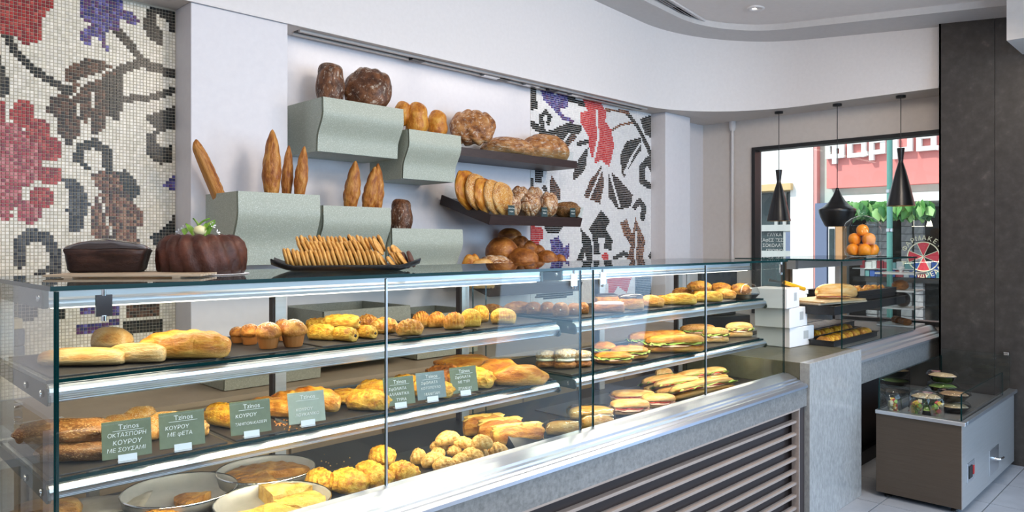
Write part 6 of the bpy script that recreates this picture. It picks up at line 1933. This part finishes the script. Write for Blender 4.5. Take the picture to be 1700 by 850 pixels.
place('bun', Vector((AX - 0.02, AY, 1.1445)), (0, 0, 0.5), (0.15, 0.12, 0.075), 'brown roll lying in the upper bin of the tower', 'bread', None)
for k in range(4):
    place('bun', Vector((AX - 0.09 + 0.06 * k, AY - 0.07 + 0.045 * k, 0.8805)), (0, 0, k), (0.07, 0.065, 0.05), ('dark bun first in the lowest bin', 'dark bun second in the lowest bin', 'dark bun third in the lowest bin', 'dark bun last in the lowest bin')[k], 'bread', 'buns in the lowest bin')
# paper bag and eggs behind the rear tray
o = empty('paper_bag', (5.22, 2.345, 0.868), 'brown paper bag standing behind the worktop trays', 'bag')
f = MB()
f.grid([[(0.09 * s_ * math.copysign(abs(math.cos(t)) ** 0.5, math.cos(t)), 0.03 * s_ * math.copysign(abs(math.sin(t)) ** 0.5, math.sin(t)), z_) for t in [2 * PI * k / 24 for k in range(24)]] for z_, s_ in ((0, 1), (0.07, 1.05), (0.14, 0.95), (0.155, 1.0))], closed=True)
f.build('bag', noisy('kraft_paper', [(0.3, (0.30, 0.19, 0.10)), (0.7, (0.40, 0.27, 0.15))], 9, 0.8, bump=0.3), o)
# jar of oranges on the serving case
c = at_z(1431, 425, 1.405)
w_ = 5.25
u = (1432 - CX) / FPX * w_
c = Vector((SX * u + CC * w_, -CC * u + SX * w_, 1.4045))
jr = empty('glass_jar', c, 'clear glass jar with domed lid holding oranges', 'jar')
MB().lathe([(0.001, 0.0), (0.075, 0.0), (0.115, 0.012), (0.122, 0.06), (0.122, 0.19), (0.112, 0.215)], 40).build('bowl', GLASS, jr)
MB().lathe([(0.118, 0.217), (0.122, 0.222), (0.112, 0.245), (0.075, 0.275), (0.03, 0.292), (0.012, 0.297)], 40).build('lid', GLASS, jr)
MB().lathe([(0.010, 0.297), (0.022, 0.312), (0.018, 0.330), (0.001, 0.338)], 18).build('knob', PLASTIC, jr)
ORG = noisy('orange_peel', [(0.3, (0.85, 0.24, 0.01)), (0.7, (0.92, 0.34, 0.02))], 14, 0.4, bump=0.1)
om = lump(nu=22, nv=20, e=2.0, namp=0.012, flat=0.5).mesh('orange', ORG)
st_ = MB().lathe([(0.05, 0.985), (0.04, 1.01), (0.001, 1.015)], 8).mesh('stem_end', mat('stem_green', (0.12, 0.16, 0.04), 0.6))
for i, (a_, r_, z_, lb) in enumerate(((0.5, 0.066, 0.012, 'orange at the bottom of the jar toward the column'), (2.2, 0.066, 0.012, 'orange at the bottom of the jar at the back'), (-2.6, 0.066, 0.012, 'orange at the bottom of the jar toward the lamp wall'), (-1.0, 0.066, 0.012, 'orange at the bottom of the jar facing the shop'), (1.4, 0.060, 0.088, 'orange of the second layer at the back'), (-2.0, 0.058, 0.088, 'orange of the second layer facing the shop'), (-0.3, 0.060, 0.090, 'orange of the second layer toward the column'), (0.4, 0.008, 0.150, 'orange on top under the jar lid'))):
    o = link('orange', om, None, c + Vector((r_ * math.cos(a_), r_ * math.sin(a_), z_)), (0.084, 0.084, 0.082), (0.3 * i, 0, i))
    o.rotation_euler = (0, 0, i)
    tag(o, lb, 'orange', 'oranges in the jar')
    link('stem_end', st_, o)

# ---------------------------------------------------------------- chilled cabinet contents
WZ = 0.4605
BOWLB = mat('black_bowl', (0.012, 0.012, 0.013), 0.2)
SAL = [noisy('salad_' + str(i), [(0.3, a), (0.7, b)], 45, 0.5) for i, (a, b) in enumerate((((0.10, 0.22, 0.03), (0.40, 0.50, 0.12)), ((0.45, 0.30, 0.14), (0.70, 0.55, 0.32)), ((0.30, 0.12, 0.05), (0.55, 0.40, 0.20))))]
bowl = MB().lathe([(0.001, 0.0), (0.055, 0.0), (0.085, 0.035), (0.094, 0.040), (0.094, 0.043), (0.083, 0.040), (0.054, 0.005), (0.001, 0.004)], 32).mesh('salad_bowl', BOWLB)
lidm = MB().lathe([(0.094, 0.0435), (0.092, 0.052), (0.078, 0.066), (0.070, 0.068), (0.001, 0.070)], 32).mesh('clear_lid', PLASTIC)
sal_m = [MB().lathe([(0.080, 0.038), (0.06, 0.048), (0.03, 0.052), (0.001, 0.053)], 24, rad=lambda t, i: 1 + 0.04 * math.sin(7 * t + i)).mesh('salad', s_) for s_ in SAL]
xs_ = (4.98, 5.20, 5.42, 5.64)
k = 0
names_ = ['lowest', 'second', 'third', 'topmost']
for ix, (x, y, nst) in enumerate(((4.93, 1.36, 2), (5.13, 1.26, 2), (5.36, 1.38, 3))):
    for j in range(nst):
        o = empty('salad_bowl', (x + 0.006 * (j % 2), y, WZ + 0.0715 * j), f"{names_[j] if j < nst - 1 else 'topmost'} black salad bowl in the stack {('beside the fruit cups', 'in the middle of the well', 'reaching highest near the column')[ix]}", 'bowl', 'lidded salad bowls in the chilled cabinet')
        link('bowl', bowl, o); link('clear_lid', lidm, o); link('salad', sal_m[(ix + j) % 3], o)
frc = [mat('fruit_' + n_, c_, 0.35) for n_, c_ in (('red', (0.55, 0.03, 0.04)), ('yellow', (0.80, 0.55, 0.08)), ('green', (0.30, 0.50, 0.08)), ('pale', (0.80, 0.70, 0.45)))]
fc = MB().box(-0.5, -0.5, -0.5, 0.5, 0.5, 0.5)
fcm = [fc.mesh('fruit_chunk', m_) for m_ in frc]
rnd = random.Random(4)
for i, (x, y, tl, lb) in enumerate(((4.76, 1.37, 25, 'fruit salad cup with domed lid leaning first in the well'), (4.80, 1.26, 32, 'fruit salad cup lying tilted in front in the well'), (4.72, 1.46, 15, 'fruit salad cup hindmost with a domed lid'))):
    o = empty('fruit_cup', (x, y, WZ + 0.022 if tl > 20 else WZ + 0.010), lb, 'cup', 'fruit salad cups in the chilled cabinet')
    o.rotation_euler = (0, R(-tl), R(30 - 25 * i))
    MB().lathe([(0.001, 0.0), (0.034, 0.0), (0.045, 0.12), (0.048, 0.122)], 28).build('cup', PLASTIC, o)
    MB().lathe([(0.048, 0.123), (0.046, 0.128), (0.040, 0.15), (0.024, 0.166), (0.010, 0.170)], 28).build('dome_lid', PLASTIC, o)
    for q in range(22):
        r_, a_ = rnd.uniform(0, 0.028), rnd.uniform(0, 6.28)
        link('fruit_chunk', fcm[q % 4], o, (r_ * math.cos(a_), r_ * math.sin(a_), 0.014 + 0.0043 * q), (0.019,) * 3, (a_, q, r_ * 50))

# crumbs
rnd = random.Random(21)
f = MB()
for cx_, cy_, z_, n_, sp_ in ((470, 704, 0.9878, 26, 14), (300, 735, 0.9878, 10, 12), (560, 772, 0.7508, 14, 22), (1040, 700, 0.7508, 8, 20)):
    for q in range(n_):
        p = at_z(cx_ + rnd.gauss(0, sp_), cy_ + rnd.gauss(0, sp_ * 0.35), z_)
        if p.y < 1.80: continue
        s_ = rnd.uniform(0.0015, 0.004)
        f.add([p + Vector((s_, 0, 0)), p + Vector((0, s_, 0)), p - Vector((s_, 0, 0)), p - Vector((0, s_, 0)), p + Vector((0, 0, s_))], [(0, 1, 4), (1, 2, 4), (2, 3, 4), (3, 0, 4)])
tag(f.build('crumbs', GOLD), 'golden pastry crumbs scattered on the boards', 'crumbs', kind='stuff')
